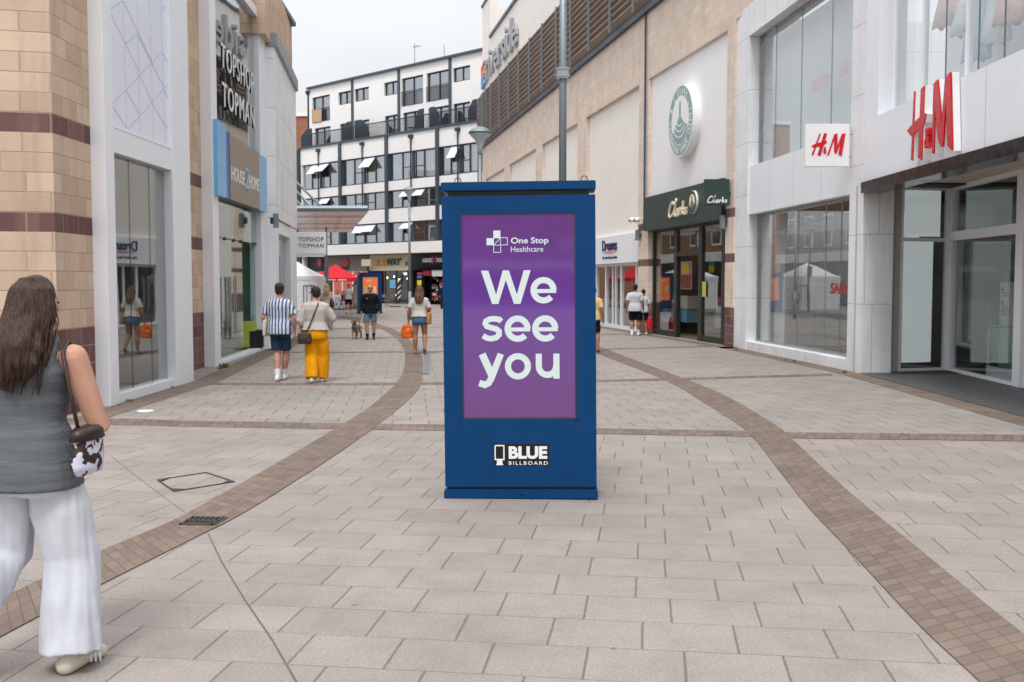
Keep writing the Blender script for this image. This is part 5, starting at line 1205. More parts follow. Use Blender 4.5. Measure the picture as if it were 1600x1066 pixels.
xp = lambda u: FS(TM, u, 440); zp = lambda v: FP(TM, 812, v)[1]
hT = zp(283.5); wT = dd.length
LEAN = Matrix.Rotation(R(.55), 4, 'Y')
TML = TM @ LEAN
s0x, s1x, z0s, z1s = xp(903.3), xp(723.2), zp(655.5), zp(333)
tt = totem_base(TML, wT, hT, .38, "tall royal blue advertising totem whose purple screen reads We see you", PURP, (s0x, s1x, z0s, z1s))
def TZ(x, y):      # close-up coordinates of the screen artwork -> totem plane
    fx = (x - 2) / (588 - 2); fy = (y - 12) / (1048 - 12)
    return (s1x + (s0x - s1x) * fx, z1s + (z0s - z1s) * fy)
kx = abs(s0x - s1x) / 586
mb = MB(TML); j = [0]
def stk(pts, wd):
    stroke(mb, pts, wd * kx, -.021, -.017 + j[0] * .0004, TZ); j[0] += 1
mb.prism([TZ(*p) for p in [(105, 297), (142, 297), (181, 418), (216, 297), (247, 297), (287, 418), (323, 297), (358, 297), (305, 465), (272, 465), (231, 345), (192, 465), (160, 465)]], -.021, -.017)
def ee(cx, cy): stk(arc(cx, cy, 51, 0, -318, 30), 31); stk([(cx - 52, cy + 4), (cx + 64, cy + 4)], 20)
ee(423, 398); ee(289, 590); ee(430, 590)
stk([(206, 553), (196, 543), (172, 539), (146, 541), (128, 551), (124, 564), (131, 576), (152, 584), (178, 590), (194, 602), (194, 620), (180, 634), (154, 640), (130, 636), (112, 624)], 28)
stk([(106, 717), (158, 832)], 37); stk([(202, 717), (152, 840), (138, 864), (118, 873), (90, 864)], 33)
stk(arc(289, 780, 51, 0, 360, 36), 31)
stk([(396, 717), (396, 778)] + arc(440, 780, 44, 180, 0, 14)[::1] , 31)
mb.v = mb.v; stk([(486, 717), (486, 843)], 31)
mb.build("screen_lettering", SLET, tt)
X = lambda x: TZ(x, 0)[0]; Z = lambda y: TZ(0, y)[1]
text(TML, "One Stop", X(259), X(450), Z(172), Z(133), -.021, -.018, SLET, tt, name="screen_lettering", bold=.02); text(TML, "Healthcare", X(259), X(423), Z(205), Z(178), -.021, -.018, SLET, tt, name="screen_lettering")
mb = MB(TML)
for a_, b_, c_, d_ in ((170, 97, 206, 133), (135, 135, 170, 170)): mb.prism([TZ(a_, b_), TZ(c_, b_), TZ(c_, d_), TZ(a_, d_)], -.021, -.0185)
def outl(mb, a_, b_, c_, d_, wd, dz): stroke(mb, [(a_, b_), (c_, b_), (c_, d_), (a_, d_), (a_, b_)], wd * kx, -.021, -.0180 + dz, TZ)
outl(mb, 171, 134, 206, 170, 3, 0); outl(mb, 206, 133, 241, 169, 3, .0003); outl(mb, 171, 170, 207, 206, 3, .0006); stroke(mb, [(172, 169), (205, 136)], 3 * kx, -.021, -.0171, TZ)
mb.build("screen_logo", SLET, tt)
# sticker
def TS(x, y): return (xp(680 + x / 5.714), zp(690 + y / 5.714))
st_ = MB(TML); a_, b_ = TS(522, 22), TS(1023, 215); st_.box(b_[0], a_[0], 0, .002, b_[1], a_[1]); sk = st_.build("sticker", plain("sticker_black", (16, 16, 16), .35), tt)
text(TML, "BLUE", TS(660, 0)[0], TS(1008, 0)[0], TS(0, 155)[1], TS(0, 42)[1], .001, .004, LETW, sk, bold=.045); text(TML, "BILLBOARD", TS(660, 0)[0], TS(1012, 0)[0], TS(0, 208)[1], TS(0, 176)[1], .001, .004, LETW, sk, space=1.35, bold=.01)
mb = MB(TML); stroke(mb, [(538, 36), (617, 36), (617, 160), (538, 160), (538, 36)], 11 * abs(TS(0, 0)[0] - TS(1, 0)[0]), .001, .004, TS); mb.prism([TS(553, 166), TS(603, 166), TS(603, 195), TS(612, 210), TS(543, 210), TS(553, 195)], .001, .0045); mb.build("sticker_logo", LETW, sk)
mb = MB(TML); mb.box(xp(906), xp(897), -.02, .003, z0s - .012, z0s - .003); mb.ball((0, .03, .045), (.012, .012, .012), 8); mb.ball((.0, .001, zp(316)), (.006, .006, .006), 8); mb.build("bolt", BLACK, tt)
# small totem further down the street
q0, q1 = G(561, 490.5), G(597, 490.0); TM2 = frame((q0 + q1) / 2, q0 - q1); w2 = (q0 - q1).length; h2 = FP(TM2, 579, 426)[1]
ORG = scrmat("orange_screen", (222, 108, 56), .55, .3); t2 = totem_base(TM2, w2, h2, .38, "blue advertising totem with an orange screen behind the man in the black top", ORG, (-w2 * .33, w2 * .33, h2 * .3, h2 * .89))
text(TM2, "SUMMER", w2 * .22, -w2 * .24, h2 * .80, h2 * .84, -.021, -.01, plain("cream_text", (240, 220, 190), .6), t2, name="screen_lettering", bold=.02) if 0 else None
mb = MB(TM2)
for i, (a_, b_) in enumerate(((.05, .12), (.14, .2), (.22, .27))): mb.box(w2 * .02 + a_ * 1.1 - .12, w2 * .02 + b_ * 1.1 - .12, -.021, -.015, h2 * .79, h2 * .83)
mb.box(-w2 * .24, -w2 * .14, -.021, -.014, h2 * .5, h2 * .66); mb.split("screen_artwork", plain("screen_cream", (238, 222, 186), .6), t2); MB(TM2).box(w2 * .14, w2 * .24, -.021, -.014, h2 * .5, h2 * .66).build("screen_artwork", plain("screen_pale_green", (190, 214, 170), .6), t2)
# ---------------------------------------------------------------- tents
def tent(cx, cy, w_, he, hp, mt, label, walls=(), rz=0):
    t_ = top("gazebo_tent", label, "market tent", loc=(cx, cy, 0), rz=R(rz), group=None); m = WM[t_.name]; h = w_ / 2; n = 6
    V = []; Fc = []
    for j in range(n + 1):
        f = j / n; hw = h * (1 - f); z = he + (hp - he) * (f ** 1.25)
        V += [(-hw, -hw, z), (hw, -hw, z), (hw, hw, z), (-hw, hw, z)]
    for j in range(n):
        for k in range(4): Fc.append((j * 4 + k, j * 4 + (k + 1) % 4, (j + 1) * 4 + (k + 1) % 4, (j + 1) * 4 + k))
    mb = MB(m); mb.add(V, Fc); mb.build("roof_canopy", mt, t_)
    mb = MB(m)
    for k in range(4):
        c = [(-h, -h), (h, -h), (h, h), (-h, h)]; a_, b_ = c[k], c[(k + 1) % 4]; nseg = 12; V = []
        for i in range(nseg + 1):
            f = i / nseg; x, y_ = a_[0] + (b_[0] - a_[0]) * f, a_[1] + (b_[1] - a_[1]) * f; V += [(x, y_, he), (x, y_, he - .24 + .03 * abs(math.sin(f * 12)))]
        mb.add(V, [(2 * i, 2 * i + 1, 2 * i + 3, 2 * i + 2) for i in range(nseg)])
    mb.build("valance", mt, t_)
    for x in (-h + .05, h - .05):
        for y_ in (-h + .05, h - .05): MB(m).box(x - .025, x + .025, y_ - .025, y_ + .025, 0, he).build("leg", STEEL, t_)
    for wl in walls:
        c = {'f': (-h + .03, h - .03, -h + .02, -h + .035), 'b': (-h + .03, h - .03, h - .035, h - .02), 'l': (-h + .02, -h + .035, -h + .03, h - .03), 'r': (h - .035, h - .02, -h + .03, h - .03)}[wl]
        MB(m).box(*c, .02, he - .02).build("side_wall", mt, t_)
    return t_
WT = fabric("white_tent_cloth", (232, 234, 238), 60, .15); RT = fabric("red_tent_cloth", (206, 44, 56), 60, .15)
yt = 62.0
w1_ = tent((497 - 800) / F * (yt - 1.5) - 1.5, yt, 3.0, (440 - 432) / F * yt + CAMH, 2.95, WT, "white market tent with closed sides at the left corner, nearest the red tent", ('f', 'r', 'b', 'l'))
m = WM[w1_.name]; mb = MB(m)
for u0, u1, v0, v1 in ((474, 492.5, 446, 447.2), (474, 475.2, 446, 480), (479, 479.8, 447, 480), (486, 486.8, 447, 480), (491.5, 492.5, 446, 480)):
    x0, x1 = (u0 - 800) / F * (yt - 1.55), (u1 - 800) / F * (yt - 1.55); o = m.translation
    mb.box(x0 - o.x, x1 - o.x, -1.51, -1.49, (440 - v1) / F * (yt - 1.5) + CAMH, (440 - v0) / F * (yt - 1.5) + CAMH)
mb.build("door_outline", ANTH, w1_)
yr = 65.5; tr_ = tent((524.5 - 800) / F * yr, yr, 2.9, (440 - 435) / F * yr + CAMH + .02, (440 - 413) / F * yr + CAMH, RT, "bright red market tent in front of the coral hoarding")
m = WM[tr_.name]
mb = MB(m); [mb.box(x, x + .55, -1.47, -1.455, 1.80, 1.9) for x in (-.95, -.28, .4)]; mb.build("valance_print", plain("tent_print", (236, 190, 190), .7), tr_)
for k in range(5): tent(-14.6 + .1 * k, 30 + 5.2 * k, 3.0, 2.1, 3.0, WT, "white market tent in the side square, number %s along the old brick terrace" % ("nearest", "second", "third", "fourth", "fifth")[k] if 0 else "white market tent in the side square beside the old brick terrace, %s from the viewer" % ("first", "second", "third", "fourth", "fifth")[k], ('b', 'l'))
y = 64; x = lambda u: (u - 800) / F * y
t_ = top("utility_cabinet", "slate grey upright cabinet between the white and red tents", "cabinet", loc=(x(510.5), y, 0)); m = WM[t_.name]; MB(m).box(-.34, .34, -.2, .2, 0, (440 - 438) / F * y + CAMH).build("body", plain("slate_cabinet", (86, 94, 104), .5), t_, bevel=.02); MB(m).box(-.005, .005, -.206, -.2, .1, 1.7).build("door_joint", BLACK, t_)
# stone ornament
y = 66; t_ = top("stone_fountain", "pale tiered stone ornament between the red tent and the orange screen", "fountain", loc=((558 - 800) / F * y, y, 0)); m = WM[t_.name]
MB(m).lathe([(.55, 0), (.55, .35), (.4, .4), (.3, .8), (.45, .95), (.5, 1.05), (.25, 1.1), (.2, 1.35), (.34, 1.45), (.36, 1.52), (.16, 1.58), (.13, 1.8), (.2, 1.9), (.1, 2.05), (.02, 2.15)]).build("tiers", plain("pale_stone", (206, 196, 180), .9, var=.15, scale=5), t_, smooth=True)
LEAF = plain("leaf_green", (60, 90, 44), .8, var=.3, scale=9)
def leafy(x, y, r, h, label, n=90, name="shrub"):
    t_ = top(name, label, "plant", loc=(x, y, 0)); m = WM[t_.name]; mb = MB(m); rn = random.Random(int(x * 100) % 999)
    for i in range(n):
        a = rn.uniform(0, 6.28); q = r * math.sqrt(rn.random()); z = rn.random() * h * (1 - .4 * q / r); c = Vector((q * math.cos(a), q * math.sin(a), z)); d = Vector((rn.uniform(-1, 1), rn.uniform(-1, 1), rn.uniform(.2, 1))).normalized(); s = Vector((-d.y, d.x, rn.uniform(-.3, .3))).normalized(); L_ = rn.uniform(.5, 1) * h * .35; W_ = L_ * .22
        mb.add([c, c + d * L_ * .5 + s * W_, c + d * L_, c + d * L_ * .5 - s * W_], [(0, 1, 2, 3)])
    mb.build("leaves", LEAF, t_, orient=False)
leafy((560 - 800) / F * 64, 64, .3, .5, "green plant at the foot of the pale stone ornament", 120)
# feather banner and cafe chairs
y = 70; t_ = top("feather_banner", "dark feather banner with white diagonal strokes outside the sandwich shop", "banner", loc=((624 - 800) / F * y, y, 0)); m = WM[t_.name]
out = [(-.25, .25), (.05, .25), (.12, 1.0), (.26, 1.7), (.34, 2.1), (.3, 2.3), (.15, 2.2), (-.02, 1.8), (-.18, 1.1)]
MB(m).prism(out, -.01, .01).build("flag", plain("banner_black", (34, 36, 44), .6), t_); mb = MB(m)
for z in (.5, .85, 1.2, 1.65): mb.prism([(-.12, z), (.1, z + .25), (.12, z + .35), (-.1, z + .14)], -.014, -.011)
mb.build("banner_stroke", LETW, t_); mb = MB(m); mb.tube([(-.28, 0, 0), (-.26, 0, .8), (-.12, 0, 1.6), (.12, 0, 2.25), (.3, 0, 2.33)], .015, 6, True); mb.build("mast", ANTH, t_); MB(m).box(-.65, .1, -.2, .2, 0, .06).build("foot", BLACK, t_)
def chair(u, y, rz, label):
    t_ = top("cafe_chair", label, "chair", loc=((u - 800) / F * y, y, 0), rz=R(rz), group="metal cafe chairs"); m = WM[t_.name]
    MB(m).box(-.2, .2, -.2, .2, .44, .46).build("seat", STEEL, t_); mb = MB(m); mb.tube([(-.2, .2, .44), (-.2, .24, .85), (.2, .24, .85), (.2, .2, .44)], .014, 6, True); mb.box(-.2, .2, .22, .24, .65, .8); mb.build("backrest", STEEL, t_)
    for sx in (-.19, .19):
        for sy in (-.19, .19): MB(m).tube([(sx, sy, .44), (sx * 1.15, sy * 1.15, 0)], .013, 6, True).build("leg", STEEL, t_)
chair(600, 71, 20, "metal cafe chair left of the feather banner, nearer the blue totem"); chair(607, 71.5, -60, "metal cafe chair left of the feather banner, nearer the banner")
WLEAF = plain("weed_green", (112, 122, 66), .8, var=.3, scale=9)
def weed(u, v, h, label):
    p = G(u, v); t_ = top("weed", label, "weed", loc=(p.x, p.y, 0)); m = WM[t_.name]; mb = MB(m); rn = random.Random(int(u * 7 + v))
    for i in range(34):
        a = rn.uniform(0, 6.28); l = h * rn.uniform(.4, 1); c = Vector((rn.uniform(-1, 1) * h * .8, rn.uniform(-.4, .4) * h, .0)); d = Vector((math.cos(a) * .6, math.sin(a) * .6, 1)); s = Vector((-math.sin(a), math.cos(a), 0)) * l * .09
        mb.add([c - s, c + s, c + d * l * .6 + s * 1.5, c + d * l, c + d * l * .6 - s * 1.5], [(0, 1, 2, 3, 4)])
    mb.build("leaves", WLEAF, t_, orient=False)
for u, v, h, l in ((203, 628, .09, "weed tuft at the foot of the first left shop window"), (352, 575, .2, "weed growing at the foot of the white post beside the glass doors"), (270, 607, .06, "small weed tuft under the right end of the first left shop window"), (187, 634, .05, "small weed tuft by the left white post"), (343, 577, .1, "low weed by the brick pier before the glass doors"),
                   (1240, 566, .1, "tuft of yellow grass at the foot of the white store window"), (1228, 563.5, .07, "small grass tuft left of the taller one under the white store window"), (1320, 583, .09, "grass tuft at the foot of the store's corner column"), (1150, 548, .06, "small grass tuft where the tan pier meets the white store"), (1092, 541, .05, "small grass tuft on the doorstep of the dark green shop")): weed(u, v, h * .6, l)
# ---------------------------------------------------------------- people
SKIN = plain("skin_light", (188, 140, 118), .55, var=.05, scale=9); SKIN2 = plain("skin_tan", (164, 112, 88), .55, var=.06, scale=9)
def hairmat(name, c0, c1):
    m, t = newmat(name); tcn = nd(t, "ShaderNodeTexCoord").outputs['Object']; mpn = nd(t, "ShaderNodeMapping"); mpn.inputs['Scale'].default_value = (70, 70, 3.5); t.links.new(tcn, mpn.inputs[0])
    f = noise_(t, mpn.outputs[0], 1.6, 4, .6); col = mixc(t, ramp(t, f, .3, .7), s2l(c0), s2l(c1)); finish(t, col, .5, 0, f, .6, .02, spec=.4); return m
HBR = hairmat("brown_hair", (32, 21, 16), (80, 54, 40)); HDK = hairmat("dark_hair", (18, 14, 13), (52, 38, 32)); HBL = hairmat("blonde_hair", (120, 96, 66), (196, 170, 128)); HLB = hairmat("ombre_hair", (50, 34, 26), (120, 86, 60))
EYE = plain("eye_dark", (30, 24, 22), .2); LENS = plain("sunglass_lens", (12, 12, 14), .1)
def V3(*a): return Vector(a)
def person(label, loc, yaw, H=1.72, pose=None, fat=1.0, female=False, skin=SKIN, topm=None, sleeve='short', hem=.86, botm=None, leg='shorts', hair='short', hairm=None, shoem=None, sock=None, vox=.011, flare=1.0, seated=False, group=None, fold=(.006, 9, 9, 5), tfold=(.008, 9, 9, 3), neck_z=1.475, headturn=0.0, glasses=False, topf=1.0, foldsolid=False):
    S = H / 1.75
    t_ = top("person", label, "person", M=Matrix.Translation(Vector((loc[0], loc[1], loc[2] if len(loc) > 2 else 0))) @ Matrix.Rotation(yaw, 4, 'Z'), group=group)
    M = WM[t_.name] @ Matrix.Scale(S, 4)
    hw = .095 if not female else .09; shw = (.178 if not female else .16) * (1 + (fat - 1) * .5)
    J = dict(hipL=(-hw, 0, .93), hipR=(hw, 0, .93), kneeL=(-.1, .03, .5), kneeR=(.1, .03, .5), ankL=(-.1, -.02, .085), ankR=(.1, -.02, .085),
             toeL=(-.115, .17, .025), toeR=(.115, .17, .025), shL=(-shw, 0, 1.39), shR=(shw, 0, 1.39), elL=(-shw - .045, -.03, 1.13), elR=(shw + .045, -.03, 1.13),
             wrL=(-shw - .08, .05, .89), wrR=(shw + .08, .05, .89), head=(0, .02, 1.635), lean=(0, 0, 0))
    if pose: J.update(pose)
    J = {k: Vector(v) for k, v in J.items()}
    for k_ in ('knee', 'ank', 'toe'): J[k_ + 'L'].x -= .02 * fat; J[k_ + 'R'].x += .02 * fat
    f = fat
    # body: one continuous surface
    b = MB(M); hp = (J['hipL'] + J['hipR']) / 2; dz = hp.z - .93
    tx = lambda z: J['lean'] * max(0, (z - .93) / .5)
    def TR(rg, k=1.0, e=0.0): return [(hp.x + tx(z).x, hp.y + y + tx(z).y, z + dz, rx * f * k + e, ry * f * k + e) for (y, z, rx, ry) in rg]
    torso = [(0, .84, .13, .1), (0, .93, .168 if female else .158, .122), (0, 1.02, .155 if female else .15, .11), (.0, 1.12, .128 if female else .142, .1), (.005, 1.24, .14 if female else .155, .112), (0, 1.34, .155 if female else .172, .115), (-.005, 1.42, .14 if female else .16, .095), (-.01, 1.47, .08, .065), (-.005, 1.5, .05, .052)]
    b.rings(TR(torso, .96)); hd = J['head'] + J['lean'] * 1.3 + Vector((hp.x, hp.y, dz))
    nk = Vector((tx(1.46).x + hp.x, tx(1.46).y - .012 + hp.y, 1.46 + dz)); b.tube([nk, hd + Vector((0, -.02, -.06))], [.056, .05], 14)
    rot = Matrix.Rotation(headturn, 3, 'Z')
    hb = lambda x, y, z: hd + rot @ Vector((x, y, z))
    b.ball(hb(0, -.005, .02), (.075, .094, .098), 20, rot); b.ball(hb(0, .025, -.045), (.055, .062, .066), 16, rot); b.ball(hb(0, .06, -.083), (.028, .028, .025), 12, rot)
    b.tube([hb(0, .09, .02), hb(0, .112, -.022)], [.009, .015], 8); b.ball(hb(0, .092, -.058), (.025, .01, .009), 10, rot); b.tube([hb(-.03, .082, .028), hb(.03, .082, .028)], [.011, .011], 8)
    for sx in (-1, 1): b.ball(hb(sx * .077, -.005, -.005), (.011, .02, .031), 10, rot)
    for q in 'LR':
        sx = -1 if q == 'L' else 1
        b.tube([J['hip' + q], (J['hip' + q] * .55 + J['knee' + q] * .45), J['knee' + q], J['knee' + q] * .68 + J['ank' + q] * .32 + Vector((0, -.015, 0)), J['ank' + q]], [.09 * f, .08 * f, .056 * f, .06 * f, .037], 14)
        a, to = J['ank' + q], J['toe' + q]; heel = a + Vector((0, -.035, -.04)); 
        b.tube([heel, a + (to - a) * .5 + Vector((0, 0, -.005)), to], [.036, .038, .026], 12)
        b.tube([J['sh' + q], J['sh' + q] * .5 + J['el' + q] * .5, J['el' + q], J['el' + q] * .6 + J['wr' + q] * .4, J['wr' + q]], [.055 * f, .048 * f, .038 * f, .038 * f, .026], 12)
        # hand: palm, four unequal curled fingers, thumb from the side
        d = (J['wr' + q] - J['el' + q]).normalized(); side = Vector((0, 1, 0)) if abs(d.y) < .8 else Vector((0, 0, 1)); side = (side - d * side.dot(d)).normalized(); pn = d.cross(side) * sx; w0 = J['wr' + q]
        for i in range(5):
            o = (i - 2) * .0155
            if i < 4:
                base = w0 + d * .075 + side * (-o + .0) ; ln = (.07, .08, .074, .058)[i]; base = w0 + d * (.078 - abs(i - 1.2) * .004) + side * (.026 - i * .0175)
                b.tube([w0 + d * .02 + side * (.018 - i * .012), base], [.014, .0115], 8); b.tube([base, base + d * ln * .45 - pn * .006, base + d * ln * .75 - pn * .022, base + d * ln * .88 - pn * .04], [.0105, .0095, .0085, .0075], 8)
        b.tube([w0 + d * .025 + side * .02, w0 + d * .055 + side * .045 - pn * .012, w0 + d * .088 + side * .05 - pn * .026], [.014, .012, .009], 8)
    body = b.build("body", skin, t_, vox=vox * .75, smooth_it=2)
    if sleeve != 'tank': tz = [(0, hem, .182 if not female else .186, .142), (0, .95, .18, .138), (0, 1.03, .168 if not female else .16, .126)]
    else: tz = [(0, hem, .19, .15), (0, .93, .182, .14), (0, 1.03, .158, .12)]
    if topm:
        c = MB(M); tk = [(y, z, rx, ry) for y, z, rx, ry in torso if z > 1.05 and z < neck_z]
        if sleeve == 'tank': tk = [(y, z, rx * (1 if z < 1.36 else .84), ry) for y, z, rx, ry in tk]
        c.rings(TR(tz + [(y, z, rx * 1.02, ry * 1.02) for y, z, rx, ry in tk] + ([(-.005, neck_z, .072, .066)] if sleeve != 'tank' else []), topf, .012))
        if sleeve != 'tank':
            for q in 'LR':
                a, e_, w_ = J['sh' + q], J['el' + q], J['wr' + q]
                sg_ = -1 if q == 'L' else 1; c.tube([nk + Vector((sg_ * .035, .0, -.028)), nk * .5 + a * .5 + Vector((0, 0, -.012)), a + Vector((0, 0, -.004))], [.055, .058 * f, .06 * f], 12)
                if sleeve == 'short': c.tube([a + Vector((-a.x * .12, 0, .0)), a * .7 + e_ * .3, a * .25 + e_ * .75], [.058 * f, .06 * f, .062 * f], 14, True); c.ball(a + Vector((-a.x * .1, 0, -.004)), (.06 * f, .06 * f, .056 * f), 12)
                elif sleeve == 'half': c.tube([a + Vector((-a.x * .12, 0, 0)), a * .5 + e_ * .5, e_, e_ * .75 + w_ * .25], [.058 * f, .064 * f, .064 * f, .056 * f], 14, True); c.ball(a + Vector((-a.x * .1, 0, -.004)), (.06 * f,) * 3, 12)
                else: c.tube([a, a * .5 + e_ * .5, e_, w_ * .95 + e_ * .05], [.06 * f, .056 * f, .05 * f, .038], 14, True); c.ball(a + Vector((-a.x * .08, 0, 0)), (.062 * f,) * 3, 12)
        else:
            for q in 'LR':
                s_ = J['sh' + q] * .6 + Vector((hp.x, 0, 1.46)) * .4; s_.z = 1.43; c.tube([Vector((s_.x, .075, 1.33)), Vector((s_.x * .95, .0, 1.478)), Vector((s_.x, -.075, 1.33))], [.03, .027, .034], 10)
        c.build("top_garment", topm, t_, vox=vox, smooth_it=2, fold=(*fold, len(label)))
    if botm:
        c = MB(M); 
        wt = hem + .05; wr = [(-.01, .8, .165, .13), (-.01, .86, .176, .14)] + [(y_, z_, a_, b_) for y_, z_, a_, b_ in ((-.005, .93, .176, .14), (0, .99, .16, .122)) if z_ < wt - .02] + [(0, wt, .155 if wt > .95 else .17, .118 if wt > .95 else .13)]
        c.rings(TR(wr, .98, .0)); [c.ball(J['hip' + q_] + Vector((0, -.04, -.07)), (.088 * f, .095 * f, .11), 14) for q_ in 'LR']
        for q in 'LR':
            h_, k_, a_ = J['hip' + q], J['knee' + q], J['ank' + q]
            if leg == 'shorts': c.tube([h_ + Vector((0, 0, .02)), h_ * .5 + k_ * .5, h_ * .12 + k_ * .88], [.08 * f, .09 * f, .084 * f], 16, True)
            elif leg == 'mini': c.tube([h_ + Vector((0, 0, .02)), h_ * .62 + k_ * .38], [.084 * f, .096 * f], 16, True)
            else: c.tube([h_ + Vector((0, 0, .02)), h_ * .5 + k_ * .5, k_, a_ * .5 + k_ * .5, a_ * .93 + k_ * .07 + Vector((0, .0, -.035))], [.084 * f, .105 * f * (1 + (flare - 1) * .25), .1 * f * (1 + (flare - 1) * .5), .1 * f * (1 + (flare - 1) * .8), .1 * f * flare], 18, True)
        c.build({'shorts': "shorts", 'mini': "shorts", 'long': "trousers"}[leg], botm, t_, vox=vox, smooth_it=6, fold=(*tfold, len(label) + 3))
    if hairm:
        c = MB(M)
        c.ball(hb(0, -.02, .038), (.086, .098, .092), 18, rot); c.ball(hb(0, -.045, -.01), (.078, .07, .085), 14, rot)
        if hair == 'long' or hair == 'wavy':
            L_ = .37 if hair == 'long' else .34
            for i in range(11):
                a = R(-198 + i * 21.6); x0 = .075 * math.cos(a); y0 = .085 * math.sin(a) - .02
                rr = random.Random(i + len(label)); ln = L_ * (.72 + .28 * abs(math.sin(a))) * rr.uniform(.9, 1.05); wv = .02 * rr.uniform(-1, 1); spd = 1.25
                if math.sin(a) > .2: continue
                c.tube([hb(x0 * .9, y0 * .9, .06), hb(x0 * 1.12, y0 * 1.1, -.04), hb(x0 * spd + wv, y0 * 1.15 - .06, -ln * .5), hb(x0 * spd * 1.08 - wv, y0 * .9 - .1, -ln * .8), hb(x0 * spd * .95, y0 * .8 - .11, -ln)], [.03, .036, .036, .03, .012], 10)
        c.build("hair", hairm, t_, vox=vox * .8, smooth_it=2, fold=(.007, 26, 26, 4, 1))
        if vox < .01:
            c = MB(M); rr = random.Random(3)
            for i in range(150):
                a = R(rr.uniform(-190, 10)); sx_, sy_ = math.cos(a), math.sin(a); ln = L_ * rr.uniform(.75, 1.06); w1, w2 = rr.uniform(-.02, .02), rr.uniform(-.03, .03); k0 = rr.uniform(1.0, 1.1)
                c.tube([hb(.05 * sx_, .06 * sy_ - .02, .115), hb(.088 * k0 * sx_, .1 * k0 * sy_ - .02, .04), hb(.105 * k0 * sx_ + w1, .115 * k0 * sy_ - .03, -.08), hb(.118 * k0 * sx_ + w1 + w2, .115 * k0 * sy_ - .085, -ln * .6), hb(.1 * sx_ + w2, .1 * sy_ - .115, -ln)], [.002, .003, .0032, .003, .0012], 5, True)
            c.build("loose_hair", hairm, t_, smooth=True)
    fr = hb(0, 0, 0)
    e = MB(M); [e.ball(hb(sx * .03, .083, .006), (.012, .008, .007), 8, rot) for sx in (-1, 1)]; e.build("eyes", EYE, t_)
    if glasses:
        e = MB(M); [e.ball(hb(sx * .034, .1, .008), (.028, .008, .019), 10, rot) for sx in (-1, 1)]
        for sx in (-1, 1): e.tube([hb(sx * .06, .095, .01), hb(sx * .082, .01, .01)], .004, 6, True)
        e.tube([hb(-.01, .104, .012), hb(.01, .104, .012)], .004, 6, True); e.build("glasses", LENS, t_)
    if shoem:
        for q in 'LR':
            a, to = J['ank' + q], J['toe' + q]; dr_ = (to - a); c = MB(M)
            heel = a + Vector((0, -.045, -.045)); c.tube([heel, a + dr_ * .45 + Vector((0, 0, -.012)), to + dr_.normalized() * .0], [.044, .046, .034], 14); c.ball(a + Vector((0, -.02, -.02)), (.045, .055, .045), 12)
            c.build("shoe", shoem, t_, vox=.009, smooth_it=1)
            c = MB(M); up_ = Vector((0, 0, -.0)); c.tube([heel + Vector((0, -.003, -.022)), a + dr_ * .45 + Vector((0, 0, -.038)), to + Vector((0, .008, -.016))], [.04, .042, .034], 14, squash=1); 
            if sock: 
                s_ = MB(M); s_.tube([a + Vector((0, 0, -.01)), a * .72 + J['knee' + q] * .28], [.042, .052 * f], 12, True); s_.build("sock", sock, t_, vox=.008)
    return t_, M, J
def bag(parent, M, pts, box, mat_, sm, strapw=.014, name="bag", label="", vox=.01):
    """a carried bag is a thing of its own: body from rounded lofts and a strap through pts"""
    t_ = top(name, label, "bag", M=M @ Matrix.Translation(Vector(box[0]))); WM[t_.name] = M @ Matrix.Translation(Vector(box[0])); t_.matrix_world = WM[t_.name]
    c = MB(M); cx, cy, cz = box[0]; w_, d_, h = box[1]
    c.rings([(cx, cy, cz, w_ * .8, d_ * .8), (cx, cy, cz + .03, w_, d_), (cx, cy, cz + h * .5, w_, d_), (cx, cy, cz + h * .9, w_ * (.6 if 'plastic' in mat_.name else .94), d_ * .7), (cx, cy, cz + h, w_ * (.3 if 'plastic' in mat_.name else .88), d_ * .35)], 20)
    c.build("body", mat_, t_, vox=vox, smooth_it=1, fold=((.016 if "plastic" in mat_.name else .006), 12, 12, 9, 2))
    if pts: MB(M).tube(pts, strapw, 8, True).build("strap", sm, t_, smooth=True)
    return t_
def place(u, v): p = G(u, v); return (p.x, p.y)
# --- foreground woman
def camomat():
    m, t = newmat("bag_pattern"); tcn = nd(t, "ShaderNodeTexCoord").outputs['Object']; f = noise_(t, tcn, 22, 2, .5); g_ = math_(t, 'GREATER_THAN', f, .5)
    finish(t, mixc(t, g_, s2l((52, 30, 28)), s2l((206, 206, 222))), .6, 0, f, .3, .01); return m
def ribmat():
    m, t = newmat("grey_rib_knit"); tcn = nd(t, "ShaderNodeTexCoord").outputs['Object']; wv = nd(t, "ShaderNodeTexWave"); wv.inputs['Scale'].default_value = 60; wv.inputs['Distortion'].default_value = 1; t.links.new(tcn, wv.inputs[0])
    mpn = nd(t, "ShaderNodeMapping"); mpn.inputs['Scale'].default_value = (3, 3, 22); t.links.new(tcn, mpn.inputs[0]); wr = noise_(t, mpn.outputs[0], 1.0, 3, .6)
    h = math_(t, 'ADD', math_(t, 'MULTIPLY', wv.outputs['Fac'], .08), wr)
    finish(t, mixc(t, ramp(t, wr, .3, .7), s2l((94, 99, 103)), s2l((110, 115, 119))), .9, 0, h, .5, .02, spec=.15); return m
WTR = fabric("white_linen", (206, 208, 216), 260, .25, .15); SHOE1 = plain("beige_suede", (206, 196, 178), .8, var=.06)
yaw0 = R(-6)
pw = G(52, 1046)
